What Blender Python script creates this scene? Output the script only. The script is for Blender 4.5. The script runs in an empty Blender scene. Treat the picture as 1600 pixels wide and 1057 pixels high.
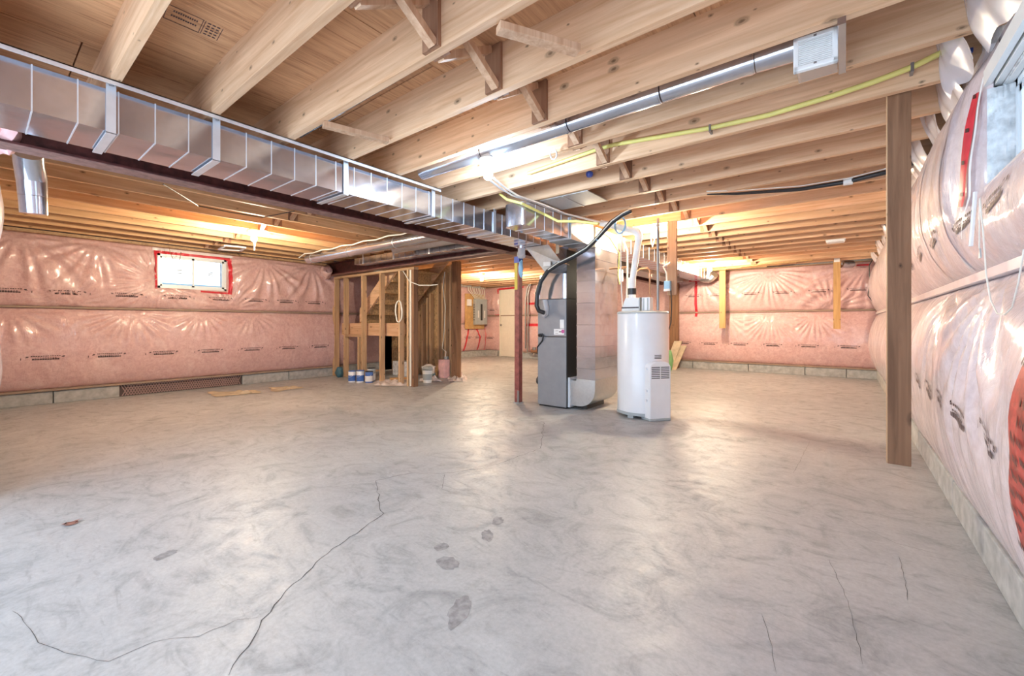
import bpy, bmesh, math, random
import numpy as np
from mathutils import Vector, Matrix, noise

random.seed(7)
scene = bpy.context.scene
COL = scene.collection

# ------------------------------------------------------------------ camera
FPX = 661.7; CXP = 800.0; HYP = 507.0
YAW = math.atan2(520.0, 661.7)
CY, SY = math.cos(YAW), math.sin(YAW)
cam_d = bpy.data.cameras.new('camera'); cam = bpy.data.objects.new('camera', cam_d); COL.objects.link(cam)
cam.location = (0, 0, 1.0); cam.rotation_euler = (math.pi / 2, 0, YAW)
cam_d.sensor_fit = 'HORIZONTAL'; cam_d.sensor_width = 36.0
cam_d.lens = FPX / 1600 * 36.0; cam_d.shift_y = -21.5 / 1600; cam_d.clip_start = 0.02
scene.camera = cam

# ------------------------------------------------------------------ world + exposure
world = bpy.data.worlds.new('world'); scene.world = world; world.use_nodes = True
bg = world.node_tree.nodes['Background']
bg.inputs['Color'].default_value = (0.66, 0.82, 1.0, 1); bg.inputs['Strength'].default_value = 3.0
vs = scene.view_settings
vs.view_transform = 'Standard'; vs.look = 'None'; vs.gamma = 1.0; vs.use_curve_mapping = False
vs.exposure = 0.64
BULB_POWER = 1850.0


def P(u, v, x=None, y=None, z=None):
    """where the sight line through a point of the photograph meets a plane of the room"""
    l = (u - CXP) / FPX; up = (HYP - v) / FPX
    r = (l * CY - SY, l * SY + CY, up)
    if x is not None: t = x / r[0]
    elif y is not None: t = y / r[1]
    else: t = (z - 1) / r[2]
    return Vector((r[0] * t, r[1] * t, 1 + r[2] * t))


# ------------------------------------------------------------------ mesh builder
class MB:
    def __init__(s): s.v = []; s.f = []
    def add(s, vs_, fs):
        o = len(s.v); s.v += [tuple(p) for p in vs_]; s.f += [tuple(i + o for i in f) for f in fs]; return s
    def box(s, x0, x1, y0, y1, z0, z1):
        return s.add([(x0, y0, z0), (x1, y0, z0), (x1, y1, z0), (x0, y1, z0), (x0, y0, z1), (x1, y0, z1), (x1, y1, z1), (x0, y1, z1)],
                     [(0, 3, 2, 1), (4, 5, 6, 7), (0, 1, 5, 4), (1, 2, 6, 5), (2, 3, 7, 6), (3, 0, 4, 7)])
    def bar(s, a, b, w, h, up=(0, 0, 1)):
        a = Vector(a); b = Vector(b); d = (b - a).normalized(); u = Vector(up)
        r = d.cross(u)
        if r.length < 1e-4: r = d.cross(Vector((1, 0, 0)))
        r.normalize(); u = r.cross(d).normalized()
        pts = []
        for p in (a, b):
            for sx, sz in ((-1, -1), (1, -1), (1, 1), (-1, 1)): pts.append(p + r * (w / 2 * sx) + u * (h / 2 * sz))
        return s.add(pts, [(0, 1, 2, 3), (7, 6, 5, 4), (0, 4, 5, 1), (1, 5, 6, 2), (2, 6, 7, 3), (3, 7, 4, 0)])
    def tube(s, pts, r, n=8, caps=True):
        pts = [Vector(p) for p in pts]; rr = r if isinstance(r, (list, tuple)) else [r] * len(pts)
        rings = []; prev = None
        for i, p in enumerate(pts):
            d = (pts[min(i + 1, len(pts) - 1)] - pts[max(i - 1, 0)]).normalized()
            if prev is None:
                a = d.cross(Vector((0, 0, 1)))
                if a.length < 0.05: a = d.cross(Vector((1, 0, 0)))
            else:
                a = prev - d * prev.dot(d)
            a.normalize(); prev = a; b = d.cross(a)
            rings.append([p + (a * math.cos(t) + b * math.sin(t)) * rr[i] for t in (2 * math.pi * k / n for k in range(n))])
        vs_ = [q for ring in rings for q in ring]; fs = []
        for i in range(len(pts) - 1):
            for k in range(n):
                k2 = (k + 1) % n
                fs.append((i * n + k, i * n + k2, (i + 1) * n + k2, (i + 1) * n + k))
        if caps:
            fs.append(tuple(range(n - 1, -1, -1))); fs.append(tuple((len(pts) - 1) * n + k for k in range(n)))
        return s.add(vs_, fs)
    def lathe(s, c, prof, n=24, cap=True):
        c = Vector(c); vs_ = []; fs = []
        for r, z in prof:
            for k in range(n):
                t = 2 * math.pi * k / n; vs_.append(c + Vector((r * math.cos(t), r * math.sin(t), z)))
        m = len(prof)
        for i in range(m - 1):
            for k in range(n):
                k2 = (k + 1) % n; fs.append((i * n + k, i * n + k2, (i + 1) * n + k2, (i + 1) * n + k))
        if cap:
            fs.append(tuple(range(n - 1, -1, -1))); fs.append(tuple((m - 1) * n + k for k in range(n)))
        return s.add(vs_, fs)
    def prism(s, poly, axis, a, b):
        """poly: 2-D outline; axis 'y': (x,z) extruded in y, 'x': (y,z) in x, 'z': (x,y) in z"""
        def m(p, t):
            return {'y': (p[0], t, p[1]), 'x': (t, p[0], p[1]), 'z': (p[0], p[1], t)}[axis]
        n = len(poly)
        return s.add([m(p, a) for p in poly] + [m(p, b) for p in poly],
                     [tuple(range(n - 1, -1, -1)), tuple(range(n, 2 * n))] + [(k, (k + 1) % n, n + (k + 1) % n, n + k) for k in range(n)])
    def quad(s, a, b, c, d): return s.add([a, b, c, d], [(0, 1, 2, 3)])
    def mesh(s, name, mat, smooth=False, fix=True):
        me = bpy.data.meshes.new(name); me.from_pydata(s.v, [], s.f); me.update()
        if fix:
            bm = bmesh.new(); bm.from_mesh(me); bmesh.ops.recalc_face_normals(bm, faces=bm.faces); bm.to_mesh(me); bm.free()
        if mat: me.materials.append(mat)
        if smooth:
            me.polygons.foreach_set('use_smooth', [True] * len(me.polygons)); me.set_sharp_from_angle(angle=math.radians(38))
        return me


def wloc(o):
    p = Vector(o.location); q = o.parent
    while q: p += Vector(q.location); q = q.parent
    return p


def obj(name, mb, mat=None, parent=None, smooth=False, bevel=0, loc=None, fix=True):
    """one mesh object; geometry is given in room coordinates (or local ones when loc is given)"""
    me = mb.mesh(name, mat, smooth, fix) if isinstance(mb, MB) else mb
    o = bpy.data.objects.new(name, me); COL.objects.link(o)
    if parent:
        o.parent = parent
        o.location = loc if loc is not None else -wloc(parent)
    elif loc is not None:
        o.location = loc
    if bevel:
        b = o.modifiers.new('bevel', 'BEVEL'); b.width = bevel; b.segments = 2; b.limit_method = 'ANGLE'
    return o


def tag(o, label=None, cat=None, group=None, kind=None):
    if label: o['label'] = label
    if cat: o['category'] = cat
    if group: o['group'] = group
    if kind: o['kind'] = kind
    return o


def thing(name, label, cat, loc=(0, 0, 0), group=None):
    o = bpy.data.objects.new(name, None); COL.objects.link(o); o.location = loc; o.empty_display_size = 0.1
    return tag(o, label, cat, group)


ORD = ['first', 'second', 'third', 'fourth', 'fifth', 'sixth', 'seventh', 'eighth', 'ninth', 'tenth', 'eleventh', 'twelfth', 'thirteenth',
       'fourteenth', 'fifteenth', 'sixteenth', 'seventeenth', 'eighteenth', 'nineteenth', 'twentieth', 'twenty-first', 'twenty-second',
       'twenty-third', 'twenty-fourth', 'twenty-fifth', 'twenty-sixth', 'twenty-seventh']


# ------------------------------------------------------------------ materials
class NT:
    def __init__(s, name):
        s.m = bpy.data.materials.new(name); s.m.use_nodes = True; s.t = s.m.node_tree; s.b = s.t.nodes['Principled BSDF']
    def n(s, typ, **kw):
        nd = s.t.nodes.new(typ)
        for k, v in kw.items():
            if k in nd.inputs: nd.inputs[k].default_value = v
            else: setattr(nd, k, v)
        return nd
    def l(s, a, b): s.t.links.new(a, b)
    def val(s, sock, v):
        s.b.inputs[sock].default_value = v
    def ramp(s, fac, stops):
        r = s.n('ShaderNodeValToRGB'); e = r.color_ramp.elements
        while len(e) < len(stops): e.new(0.5)
        for q, (p, c) in zip(e, stops): q.position = p; q.color = (*c, 1) if len(c) == 3 else c
        s.l(fac, r.inputs['Fac']); return r.outputs['Color']
    def mix(s, fac, a, b, mode='MIX'):
        m = s.n('ShaderNodeMix', data_type='RGBA', blend_type=mode)
        for sock, v in ((m.inputs[0], fac), (m.inputs[6], a), (m.inputs[7], b)):
            if hasattr(v, 'links'): s.l(v, sock)
            elif isinstance(v, tuple): sock.default_value = (*v, 1) if len(v) == 3 else v
            else: sock.default_value = v
        return m.outputs[2]
    def bump(s, h, strength, dist=0.01):
        b = s.n('ShaderNodeBump', Strength=strength, Distance=dist); s.l(h, b.inputs['Height']); s.l(b.outputs['Normal'], s.b.inputs['Normal'])
    def coords(s, scale=(1, 1, 1), rnd=True, out='Object'):
        tc = s.n('ShaderNodeTexCoord'); src = tc.outputs[out]
        if rnd:
            oi = s.n('ShaderNodeObjectInfo'); mu = s.n('ShaderNodeVectorMath', operation='SCALE'); mu.inputs[0].default_value = (37.1, 21.7, 11.3)
            s.l(oi.outputs['Random'], mu.inputs['Scale']); ad = s.n('ShaderNodeVectorMath', operation='ADD')
            s.l(src, ad.inputs[0]); s.l(mu.outputs[0], ad.inputs[1]); src = ad.outputs[0]
        mp = s.n('ShaderNodeMapping'); mp.inputs['Scale'].default_value = scale; s.l(src, mp.inputs['Vector'])
        return mp.outputs['Vector']
    def noise(s, vec, scale, detail=4, rough=0.55, dist=0.0):
        nd = s.n('ShaderNodeTexNoise', Scale=scale, Detail=detail, Roughness=rough, Distortion=dist); s.l(vec, nd.inputs['Vector']); return nd.outputs['Fac']


def mat_plain(name, col, rough=0.5, metal=0.0, var=0.08, coat=0.0, nscale=9.0):
    t = NT(name); v = t.coords()
    f = t.noise(v, nscale, 4)
    a = tuple(max(0, c * (1 - var)) for c in col); b = tuple(min(1, c * (1 + var)) for c in col)
    t.l(t.ramp(f, [(0.3, a), (0.7, b)]), t.b.inputs['Base Color'])
    t.val('Roughness', rough); t.val('Metallic', metal); t.val('Coat Weight', coat); t.val('Coat Roughness', 0.1)
    return t.m


def mat_wood(name, light, dark, axis='x', knots=True, rough=0.62):
    t = NT(name)
    sc = {'x': (0.9, 16, 16), 'y': (16, 0.9, 16), 'z': (16, 16, 0.9)}[axis]
    g = t.noise(t.coords(sc), 2.2, 6, 0.6, 0.6)
    sc2 = {'x': (0.35, 5, 5), 'y': (5, 0.35, 5), 'z': (5, 5, 0.35)}[axis]
    g2 = t.noise(t.coords(sc2), 1.5, 3)
    c = t.ramp(g, [(0.28, dark), (0.48, tuple((a + b) / 2 for a, b in zip(light, dark))), (0.7, light)])
    big = t.ramp(g2, [(0.3, (0.80, 0.76, 0.74)), (0.7, (1.08, 1.06, 1.04))])
    c = t.mix(1.0, c, big, 'MULTIPLY')
    oi = t.n('ShaderNodeObjectInfo')
    c = t.mix(1.0, c, t.ramp(oi.outputs['Random'], [(0, (0.90, 0.87, 0.85)), (1, (1.08, 1.08, 1.08))]), 'MULTIPLY')
    if knots:
        tc = t.coords((1, 1, 1)); sep = t.n('ShaderNodeSeparateXYZ'); t.l(tc, sep.inputs[0])
        cb = t.n('ShaderNodeCombineXYZ')
        ad = t.n('ShaderNodeMath', operation='ADD')
        if axis == 'x': t.l(sep.outputs[0], cb.inputs[0]); t.l(sep.outputs[1], ad.inputs[0]); t.l(sep.outputs[2], ad.inputs[1])
        elif axis == 'y': t.l(sep.outputs[1], cb.inputs[0]); t.l(sep.outputs[0], ad.inputs[0]); t.l(sep.outputs[2], ad.inputs[1])
        else: t.l(sep.outputs[2], cb.inputs[0]); t.l(sep.outputs[0], ad.inputs[0]); t.l(sep.outputs[1], ad.inputs[1])
        t.l(ad.outputs[0], cb.inputs[1])
        mp = t.n('ShaderNodeMapping'); mp.inputs['Scale'].default_value = (3.4, 6.2, 1); t.l(cb.outputs[0], mp.inputs['Vector'])
        vo = t.n('ShaderNodeTexVoronoi', voronoi_dimensions='2D', Scale=1.0, Randomness=1.0); t.l(mp.outputs[0], vo.inputs['Vector'])
        sp = t.n('ShaderNodeSeparateColor'); t.l(vo.outputs['Color'], sp.inputs[0])
        sz = t.n('ShaderNodeMapRange'); t.l(sp.outputs[0], sz.inputs[0]); sz.inputs[1].default_value = 0.25; sz.inputs[2].default_value = 1.0; sz.inputs[3].default_value = 2.6; sz.inputs[4].default_value = 0.62
        wob = t.noise(mp.outputs[0], 9.0, 2); wm_ = t.n('ShaderNodeMath', operation='MULTIPLY_ADD'); t.l(wob, wm_.inputs[0]); wm_.inputs[1].default_value = 0.05; t.l(vo.outputs['Distance'], wm_.inputs[2])
        of_ = t.n('ShaderNodeMath', operation='SUBTRACT'); t.l(wm_.outputs[0], of_.inputs[0]); of_.inputs[1].default_value = 0.025
        dm_ = t.n('ShaderNodeMath', operation='MULTIPLY'); t.l(of_.outputs[0], dm_.inputs[0]); t.l(sz.outputs[0], dm_.inputs[1])
        k = t.ramp(dm_.outputs[0], [(0.0, (1, 1, 1)), (0.03, (0.8, 0.8, 0.8)), (0.045, (0.4, 0.4, 0.4)), (0.06, (0.5, 0.5, 0.5)), (0.10, (0, 0, 0))])
        c = t.mix(k, c, tuple(q * 0.28 for q in dark))
    t.l(c, t.b.inputs['Base Color']); t.val('Roughness', rough); t.val('Specular IOR Level', 0.25)
    t.bump(g, 0.15, 0.004)
    return t.m


def mat_galv(name, col=(0.66, 0.68, 0.76), rough=0.15):
    t = NT(name); v = t.coords()
    vo = t.n('ShaderNodeTexVoronoi', Scale=38.0); t.l(v, vo.inputs['Vector'])
    f = t.noise(t.coords((1, 1, 1)), 4.0, 4)
    c = t.mix(0.06, t.ramp(f, [(0.3, tuple(q * 0.86 for q in col)), (0.7, col)]), vo.outputs['Distance'])
    t.l(c, t.b.inputs['Base Color']); t.val('Metallic', 0.92)
    t.l(t.ramp(f, [(0.3, (rough * 0.8,) * 3), (0.75, (rough * 1.4,) * 3)]), t.b.inputs['Roughness'])
    t.bump(t.noise(v, 3.2, 2), 0.16, 0.03)
    return t.m


def mat_insul(name, pink, pale, coat=0.9):
    t = NT(name); v = t.coords((1, 1, 1), rnd=False)
    f1 = t.noise(v, 3.2, 6, 0.62, 1.2); f2 = t.noise(v, 22, 5, 0.7, 0.8)
    c = t.ramp(f1, [(0.30, tuple(q * 0.86 for q in pink)), (0.50, pink), (0.72, pale)])
    c = t.mix(0.5, c, t.ramp(f2, [(0.32, tuple(q * 0.8 for q in pink)), (0.66, pale)]))
    t.l(c, t.b.inputs['Base Color']); t.val('Roughness', 0.55); t.val('Coat Weight', coat); t.val('Coat Roughness', 0.09); t.val('Coat IOR', 1.5)
    bn = t.n('ShaderNodeBump', Strength=0.35, Distance=0.012)
    w = t.noise(t.coords((9, 9, 2.2), rnd=False), 2.0, 4, 0.6, 1.5)
    t.l(w, bn.inputs['Height']); t.l(bn.outputs['Normal'], t.b.inputs['Normal']); t.l(bn.outputs['Normal'], t.b.inputs['Coat Normal'])
    return t.m


def mat_emit(name, col, s):
    t = NT(name); t.val('Base Color', (*col, 1)); t.val('Emission Color', (*col, 1)); t.val('Emission Strength', s); return t.m


def mat_concrete_floor():
    t = NT('trowelled_concrete'); v = t.coords((1, 1, 1), rnd=False)
    a = t.noise(v, 0.55, 5, 0.6, 0.8); b = t.noise(v, 3.2, 7, 0.68, 2.2); cst = t.noise(t.coords((1.3, 4.0, 1), rnd=False), 2.4, 7, 0.66, 2.6)
    fine = t.noise(v, 60, 5, 0.7)
    c = t.ramp(a, [(0.32, (0.385, 0.40, 0.415)), (0.68, (0.495, 0.505, 0.515))])
    c = t.mix(1.0, c, t.ramp(b, [(0.30, (0.70, 0.70, 0.70)), (0.48, (0.97, 0.97, 0.97)), (0.72, (1.10, 1.10, 1.09))]), 'MULTIPLY')
    c = t.mix(1.0, c, t.ramp(cst, [(0.27, (0.74, 0.74, 0.745)), (0.45, (1, 1, 1)), (0.8, (1.05, 1.05, 1.04))]), 'MULTIPLY')
    c = t.mix(1.0, c, t.ramp(fine, [(0.3, (0.86, 0.86, 0.86)), (0.7, (1.08, 1.08, 1.08))]), 'MULTIPLY')
    t.l(c, t.b.inputs['Base Color'])
    t.l(t.ramp(b, [(0.3, (0.58,) * 3), (0.7, (0.36,) * 3)]), t.b.inputs['Roughness']); t.val('Specular IOR Level', 0.45)
    t.bump(cst, 0.10, 0.01)
    return t.m


def mat_plywood(name, light, dark, axis='y'):
    t = NT(name)
    sc = {'x': (0.8, 14, 1), 'y': (14, 0.8, 1)}[axis]
    g = t.noise(t.coords(sc), 2.6, 7, 0.68, 1.4)
    big = t.noise(t.coords((1, 1, 1)), 1.3, 4)
    c = t.ramp(g, [(0.30, dark), (0.45, tuple((a * 0.6 + b * 0.4) for a, b in zip(light, dark))), (0.7, light)])
    c = t.mix(1.0, c, t.ramp(big, [(0.3, (0.72, 0.68, 0.66)), (0.7, (1.08, 1.06, 1.04))]), 'MULTIPLY')
    t.l(c, t.b.inputs['Base Color']); t.val('Roughness', 0.7); t.bump(g, 0.3, 0.004)
    return t.m


M = {}
M['floor'] = mat_concrete_floor()
M['concrete'] = mat_plain('footing_concrete', (0.42, 0.425, 0.42), 0.85, var=0.22, nscale=14)
M['rough_concrete'] = mat_plain('window_well_concrete', (0.66, 0.68, 0.70), 0.9, var=0.3, nscale=22)
M['crack'] = mat_plain('dark_crack', (0.09, 0.085, 0.08), 0.95)  # dark flat colour of the slab cracks
M['smudge'] = mat_plain('dried_boot_print', (0.28, 0.28, 0.29), 0.6, var=0.3, nscale=40)
LW, DW = (0.85, 0.60, 0.40), (0.63, 0.375, 0.21)
M['joist_x'] = mat_wood('spruce_joist_across', LW, DW, 'x')
M['joist_y'] = mat_wood('spruce_joist_along', (0.74, 0.50, 0.29), (0.53, 0.31, 0.15), 'y')
M['stud'] = mat_wood('spruce_stud', (0.74, 0.53, 0.33), (0.52, 0.33, 0.18), 'z')
M['brace'] = mat_wood('spruce_bridging', (0.72, 0.50, 0.34), (0.50, 0.29, 0.17), 'z', knots=False)
M['brown_board'] = mat_wood('weathered_brown_board', (0.34, 0.19, 0.11), (0.19, 0.10, 0.055), 'z')
M['tan_board'] = mat_wood('tan_board', (0.66, 0.43, 0.20), (0.46, 0.27, 0.11), 'z')
M['mid_board'] = mat_wood('dull_pink_brown_board', (0.46, 0.31, 0.21), (0.30, 0.18, 0.12), 'z')
M['nailer'] = mat_wood('dark_nailing_strip', (0.40, 0.23, 0.14), (0.26, 0.13, 0.08), 'z', knots=False)
M['plate'] = mat_wood('plate_lumber', (0.60, 0.42, 0.26), (0.40, 0.25, 0.14), 'x')
M['ply'] = mat_plywood('subfloor_plywood', (0.76, 0.45, 0.245), (0.36, 0.16, 0.07))
M['osb'] = mat_plain('osb_sheet', (0.50, 0.32, 0.16), 0.7, var=0.38, nscale=30)
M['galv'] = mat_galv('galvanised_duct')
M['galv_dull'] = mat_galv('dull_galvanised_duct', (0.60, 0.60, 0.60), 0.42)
M['strap'] = mat_plain('bright_steel_strap', (0.78, 0.80, 0.84), 0.35, 0.6)
M['foil'] = mat_galv('wrinkled_foil', (0.70, 0.71, 0.72), 0.34)
M['oxide'] = mat_plain('red_oxide_steel', (0.085, 0.022, 0.02), 0.45, 0.0, 0.55, nscale=16)
M['oxide_pale'] = mat_plain('pale_red_oxide_steel', (0.27, 0.15, 0.13), 0.6, 0.0, 0.35, nscale=24)  # paler red-brown for the bottom faces of the beams
M['column_red'] = mat_plain('red_primer_steel', (0.30, 0.085, 0.07), 0.5, 0.0, 0.35, nscale=20)
M['insul'] = mat_insul('pink_batt_under_plastic', (0.655, 0.385, 0.375), (0.80, 0.60, 0.575))
M['insul_far'] = mat_insul('pink_batt_far_wall', (0.68, 0.395, 0.385), (0.82, 0.60, 0.575))
M['insul_right'] = mat_insul('pale_batt_under_plastic', (0.72, 0.585, 0.605), (0.82, 0.735, 0.765), 0.8)
M['seam'] = mat_plain('brown_strapping', (0.34, 0.25, 0.19), 0.7)  # dull brown of the strapping and bottom plates
M['poly'] = mat_plain('milky_polyethylene', (0.82, 0.77, 0.78), 0.18, var=0.06)
M['ink'] = mat_plain('black_print', (0.10, 0.06, 0.06), 0.6)
M['red_tape'] = mat_plain('red_sheathing_tape', (0.66, 0.035, 0.055), 0.35, var=0.2)
M['red_tape_worn'] = mat_plain('scuffed_red_tape', (0.46, 0.05, 0.04), 0.4, var=0.45, nscale=26)
M['red_text'] = mat_plain('tape_print', (0.07, 0.02, 0.02), 0.4)
M['white_metal'] = mat_plain('white_enamel', (0.82, 0.83, 0.86), 0.28, var=0.02, coat=0.4)
M['white_plastic'] = mat_plain('white_plastic', (0.84, 0.85, 0.85), 0.35, var=0.03)
M['vinyl'] = mat_plain('white_vinyl_frame', (0.80, 0.86, 0.90), 0.3, var=0.03)
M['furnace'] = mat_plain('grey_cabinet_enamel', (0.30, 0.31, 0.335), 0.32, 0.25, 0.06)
M['dark_steel'] = mat_plain('shaded_cabinet_side', (0.065, 0.06, 0.055), 0.3, 0.3)  # near-black side: shade of the gap beside the return drop, put into the colour
M['black'] = mat_plain('black_rubber', (0.025, 0.025, 0.028), 0.35)
M['grey'] = mat_plain('grey_enamel', (0.42, 0.45, 0.46), 0.4)
M['slot'] = mat_plain('dark_slot', (0.10, 0.09, 0.10), 0.6)
M['porcelain'] = mat_plain('white_porcelain', (0.85, 0.85, 0.83), 0.25, var=0.02)
M['yellow'] = mat_plain('yellow_gas_tubing', (0.78, 0.70, 0.22), 0.4)
M['copper'] = mat_plain('old_copper', (0.46, 0.27, 0.17), 0.35, 0.8)
M['steelpipe'] = mat_plain('grey_pipe', (0.30, 0.29, 0.29), 0.4, 0.6)
M['wire'] = mat_plain('white_cable', (0.80, 0.78, 0.70), 0.4)
M['blue'] = mat_plain('blue_plastic', (0.04, 0.09, 0.42), 0.35)
M['cyan'] = mat_plain('pale_blue_plastic', (0.30, 0.55, 0.78), 0.35)
M['teal'] = mat_plain('teal_plastic', (0.05, 0.14, 0.18), 0.4)
M['label_white'] = mat_plain('paper_label', (0.80, 0.79, 0.78), 0.6)
M['label_blue'] = mat_plain('blue_label', (0.06, 0.15, 0.45), 0.4)
M['label_yellow'] = mat_plain('yellow_label', (0.72, 0.55, 0.08), 0.5)
M['magenta'] = mat_plain('magenta_badge', (0.55, 0.10, 0.30), 0.5)
M['door'] = mat_plain('cream_door_paint', (0.80, 0.76, 0.66), 0.45, var=0.03)
M['plyboard'] = mat_plain('plywood_backer', (0.56, 0.34, 0.14), 0.6, var=0.2)
M['cardboard'] = mat_plain('torn_paper_tan', (0.52, 0.43, 0.31), 0.8, var=0.2)
M['membrane'] = mat_plain('dimpled_membrane', (0.085, 0.055, 0.05), 0.5)
M['membrane_rib'] = mat_plain('membrane_rib', (0.42, 0.28, 0.26), 0.5)
M['fluff'] = mat_plain('pink_fibreglass_fluff', (0.84, 0.50, 0.50), 0.9, var=0.2)
M['siding'] = mat_plain('pale_siding', (0.30, 0.40, 0.45), 0.6)
M['leaf'] = mat_plain('green_plastic', (0.20, 0.42, 0.18), 0.5)
t = NT('clear_glass'); t.val('Base Color', (0.95, 0.98, 1, 1)); t.val('Roughness', 0.02); t.val('Transmission Weight', 1.0); t.val('IOR', 1.05); M['glass'] = t.m
t = NT('clear_poly_bag'); t.val('Base Color', (0.95, 0.93, 0.95, 1)); t.val('Roughness', 0.2); t.val('Transmission Weight', 0.6); t.val('IOR', 1.1); M['bag'] = t.m
t = NT('milky_film'); t.val('Base Color', (0.86, 0.80, 0.84, 1)); t.val('Roughness', 0.22); t.val('Alpha', 0.72); t.val('Coat Weight', 0.5); M['film'] = t.m
WARM, COOL = (1.0, 0.84, 0.60), (0.58, 0.79, 1.0)

HJ = 2.16            # underside of the joists
JD = 0.235           # joist depth
ZS = HJ + JD         # underside of the subfloor
XR = 0.49; XL = -7.90; XP = -9.02; YF = 10.14
BX = -3.44           # main beam

# ================================================================== SETTING
floor = tag(obj('floor', MB().box(-9.4, 0.9, -0.9, 10.5, -0.12, 0.0), M['floor']), 'grey trowelled concrete basement floor', None, None, 'structure')


def ribbon(pts, w, z=0.0012):
    """a thin wandering strip lying on the slab"""
    out = MB(); L = []
    pts = [Vector(p) for p in pts]; fine = []
    for a, b in zip(pts, pts[1:]):
        n = max(2, int((b - a).length / 0.035))
        for i in range(n): fine.append(a.lerp(b, i / n))
    fine.append(pts[-1])
    for i, p in enumerate(fine):
        d = (fine[min(i + 1, len(fine) - 1)] - fine[max(i - 1, 0)]); d.z = 0; d.normalize(); nrm = Vector((-d.y, d.x, 0))
        p = p + nrm * random.uniform(-0.012, 0.012) * min(1, w / 0.003)
        ww = w * random.uniform(0.35, 1.0) * (0.3 if i in (0, len(fine) - 1) else 1)
        L.append((p + nrm * ww, p - nrm * ww))
    for a, b in zip(L, L[1:]):
        out.quad((a[0].x, a[0].y, z), (a[1].x, a[1].y, z), (b[1].x, b[1].y, z), (b[0].x, b[0].y, z))
    return out


for pl, w in (([(355, 1057), (385, 1010), (408, 970), (440, 935), (468, 905), (510, 865), (548, 840), (580, 818), (597, 803), (590, 770)], 0.0024),
              ([(590, 770), (585, 752), (640, 740), (700, 740), (750, 733), (790, 721), (845, 701), (850, 660)], 0.002),
              ([(408, 965), (370, 970), (310, 995), (240, 1003), (170, 1035), (100, 1022), (60, 1005), (48, 985), (20, 955)], 0.0010),
              ([(695, 742), (690, 765), (705, 770)], 0.0012),
              ([(1190, 960), (1205, 1010), (1215, 1055)], 0.0008), ([(1295, 875), (1325, 940), (1350, 1040)], 0.0008),
              ([(1405, 870), (1415, 910), (1420, 940)], 0.0008), ([(1120, 725), (1240, 740), (1265, 690)], 0.0009),
              ([(1300, 800), (1400, 850), (1480, 870)], 0.0008), ([(440, 690), (520, 682), (560, 672)], 0.0008)):
    obj('crack', ribbon([P(u, v, z=0) for u, v in pl], w), M['crack'], floor, fix=False)
for (u, v, rx, ry, an) in ((718, 955, 0.035, 0.09, 0.5), (762, 838, 0.03, 0.06, 0.8), (778, 815, 0.03, 0.05, 0.6), (700, 880, 0.04, 0.06, 1.4), (258, 868, 0.03, 0.05, 0.3), (690, 855, 0.03, 0.04, 0.3)):
    c = P(u, v, z=0); mb = MB(); n = 20; pts = []
    for k in range(n):
        tt = 2 * math.pi * k / n; q = Vector((rx * math.cos(tt), ry * math.sin(tt))) * random.uniform(0.8, 1.1)
        pts.append((c.x + q.x * math.cos(an) - q.y * math.sin(an), c.y + q.x * math.sin(an) + q.y * math.cos(an), 0.0008))
    mb.add(pts, [tuple(range(n))]); obj('boot_print', mb, M['smudge'], floor, fix=False)

# ceiling deck: plywood sheets laid across the joists
ceiling = tag(obj('ceiling', MB().box(-9.4, 0.9, -0.9, 10.5, ZS + 0.02, ZS + 0.12), M['ply']), 'plywood subfloor seen from below', None, None, 'structure')
sheet = MB().box(0.002, 1.214, 0.002, 2.43, 0, 0.018).mesh('plywood_sheet', M['ply'])
for i in range(9):
    for j in range(5):
        x = -9.4 + 0.35 + i * 1.217 - 1.217; y = -0.9 + j * 2.435 - (1.2 if i % 2 else 0)
        if x > 0.7 or y > 10.3: continue
        obj('plywood_sheet', sheet, None, ceiling, loc=(x, y, ZS))
# grade stamp inked on the sheet at the upper left
mb = MB()
def stamp(u0, v0, u1, v1):
    a, b, c, d = P(u0, v0, z=ZS), P(u1, v0 + (v1 - v0) * 0.0, z=ZS), P(u1, v1, z=ZS), P(u0, v1, z=ZS)
o0 = P(262, 5, z=ZS); ex = (P(350, 45, z=ZS) - o0); ey = (P(266, 25, z=ZS) - P(274, 3, z=ZS))
def st(a0, a1, b0, b1):
    q = [o0 + ex * a + ey * b for a, b in ((a0, b0), (a1, b0), (a1, b1), (a0, b1))]
    mb.quad(*[(p.x, p.y, ZS - 0.0015) for p in q])
for a in (0.0, 0.62, 0.66, 0.98): st(a, a + 0.012, 0, 1.0)
for b in (0.0, 0.97): st(0.0, 0.64, b, b + 0.035)
for i in range(11): st(0.12 + i * 0.04, 0.145 + i * 0.04, 0.22, 0.34); st(0.10 + i * 0.042, 0.13 + i * 0.042, 0.55, 0.66)
for r_ in range(5):
    for i in range(3): st(0.71 + i * 0.085, 0.77 + i * 0.085, 0.05 + r_ * 0.2, 0.13 + r_ * 0.2)
for i in range(4): st(-0.16, -0.03, 0.05 + i * 0.25, 0.09 + i * 0.25)
obj('inked_stamp', mb, M['ink'], ceiling, fix=False)


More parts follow.
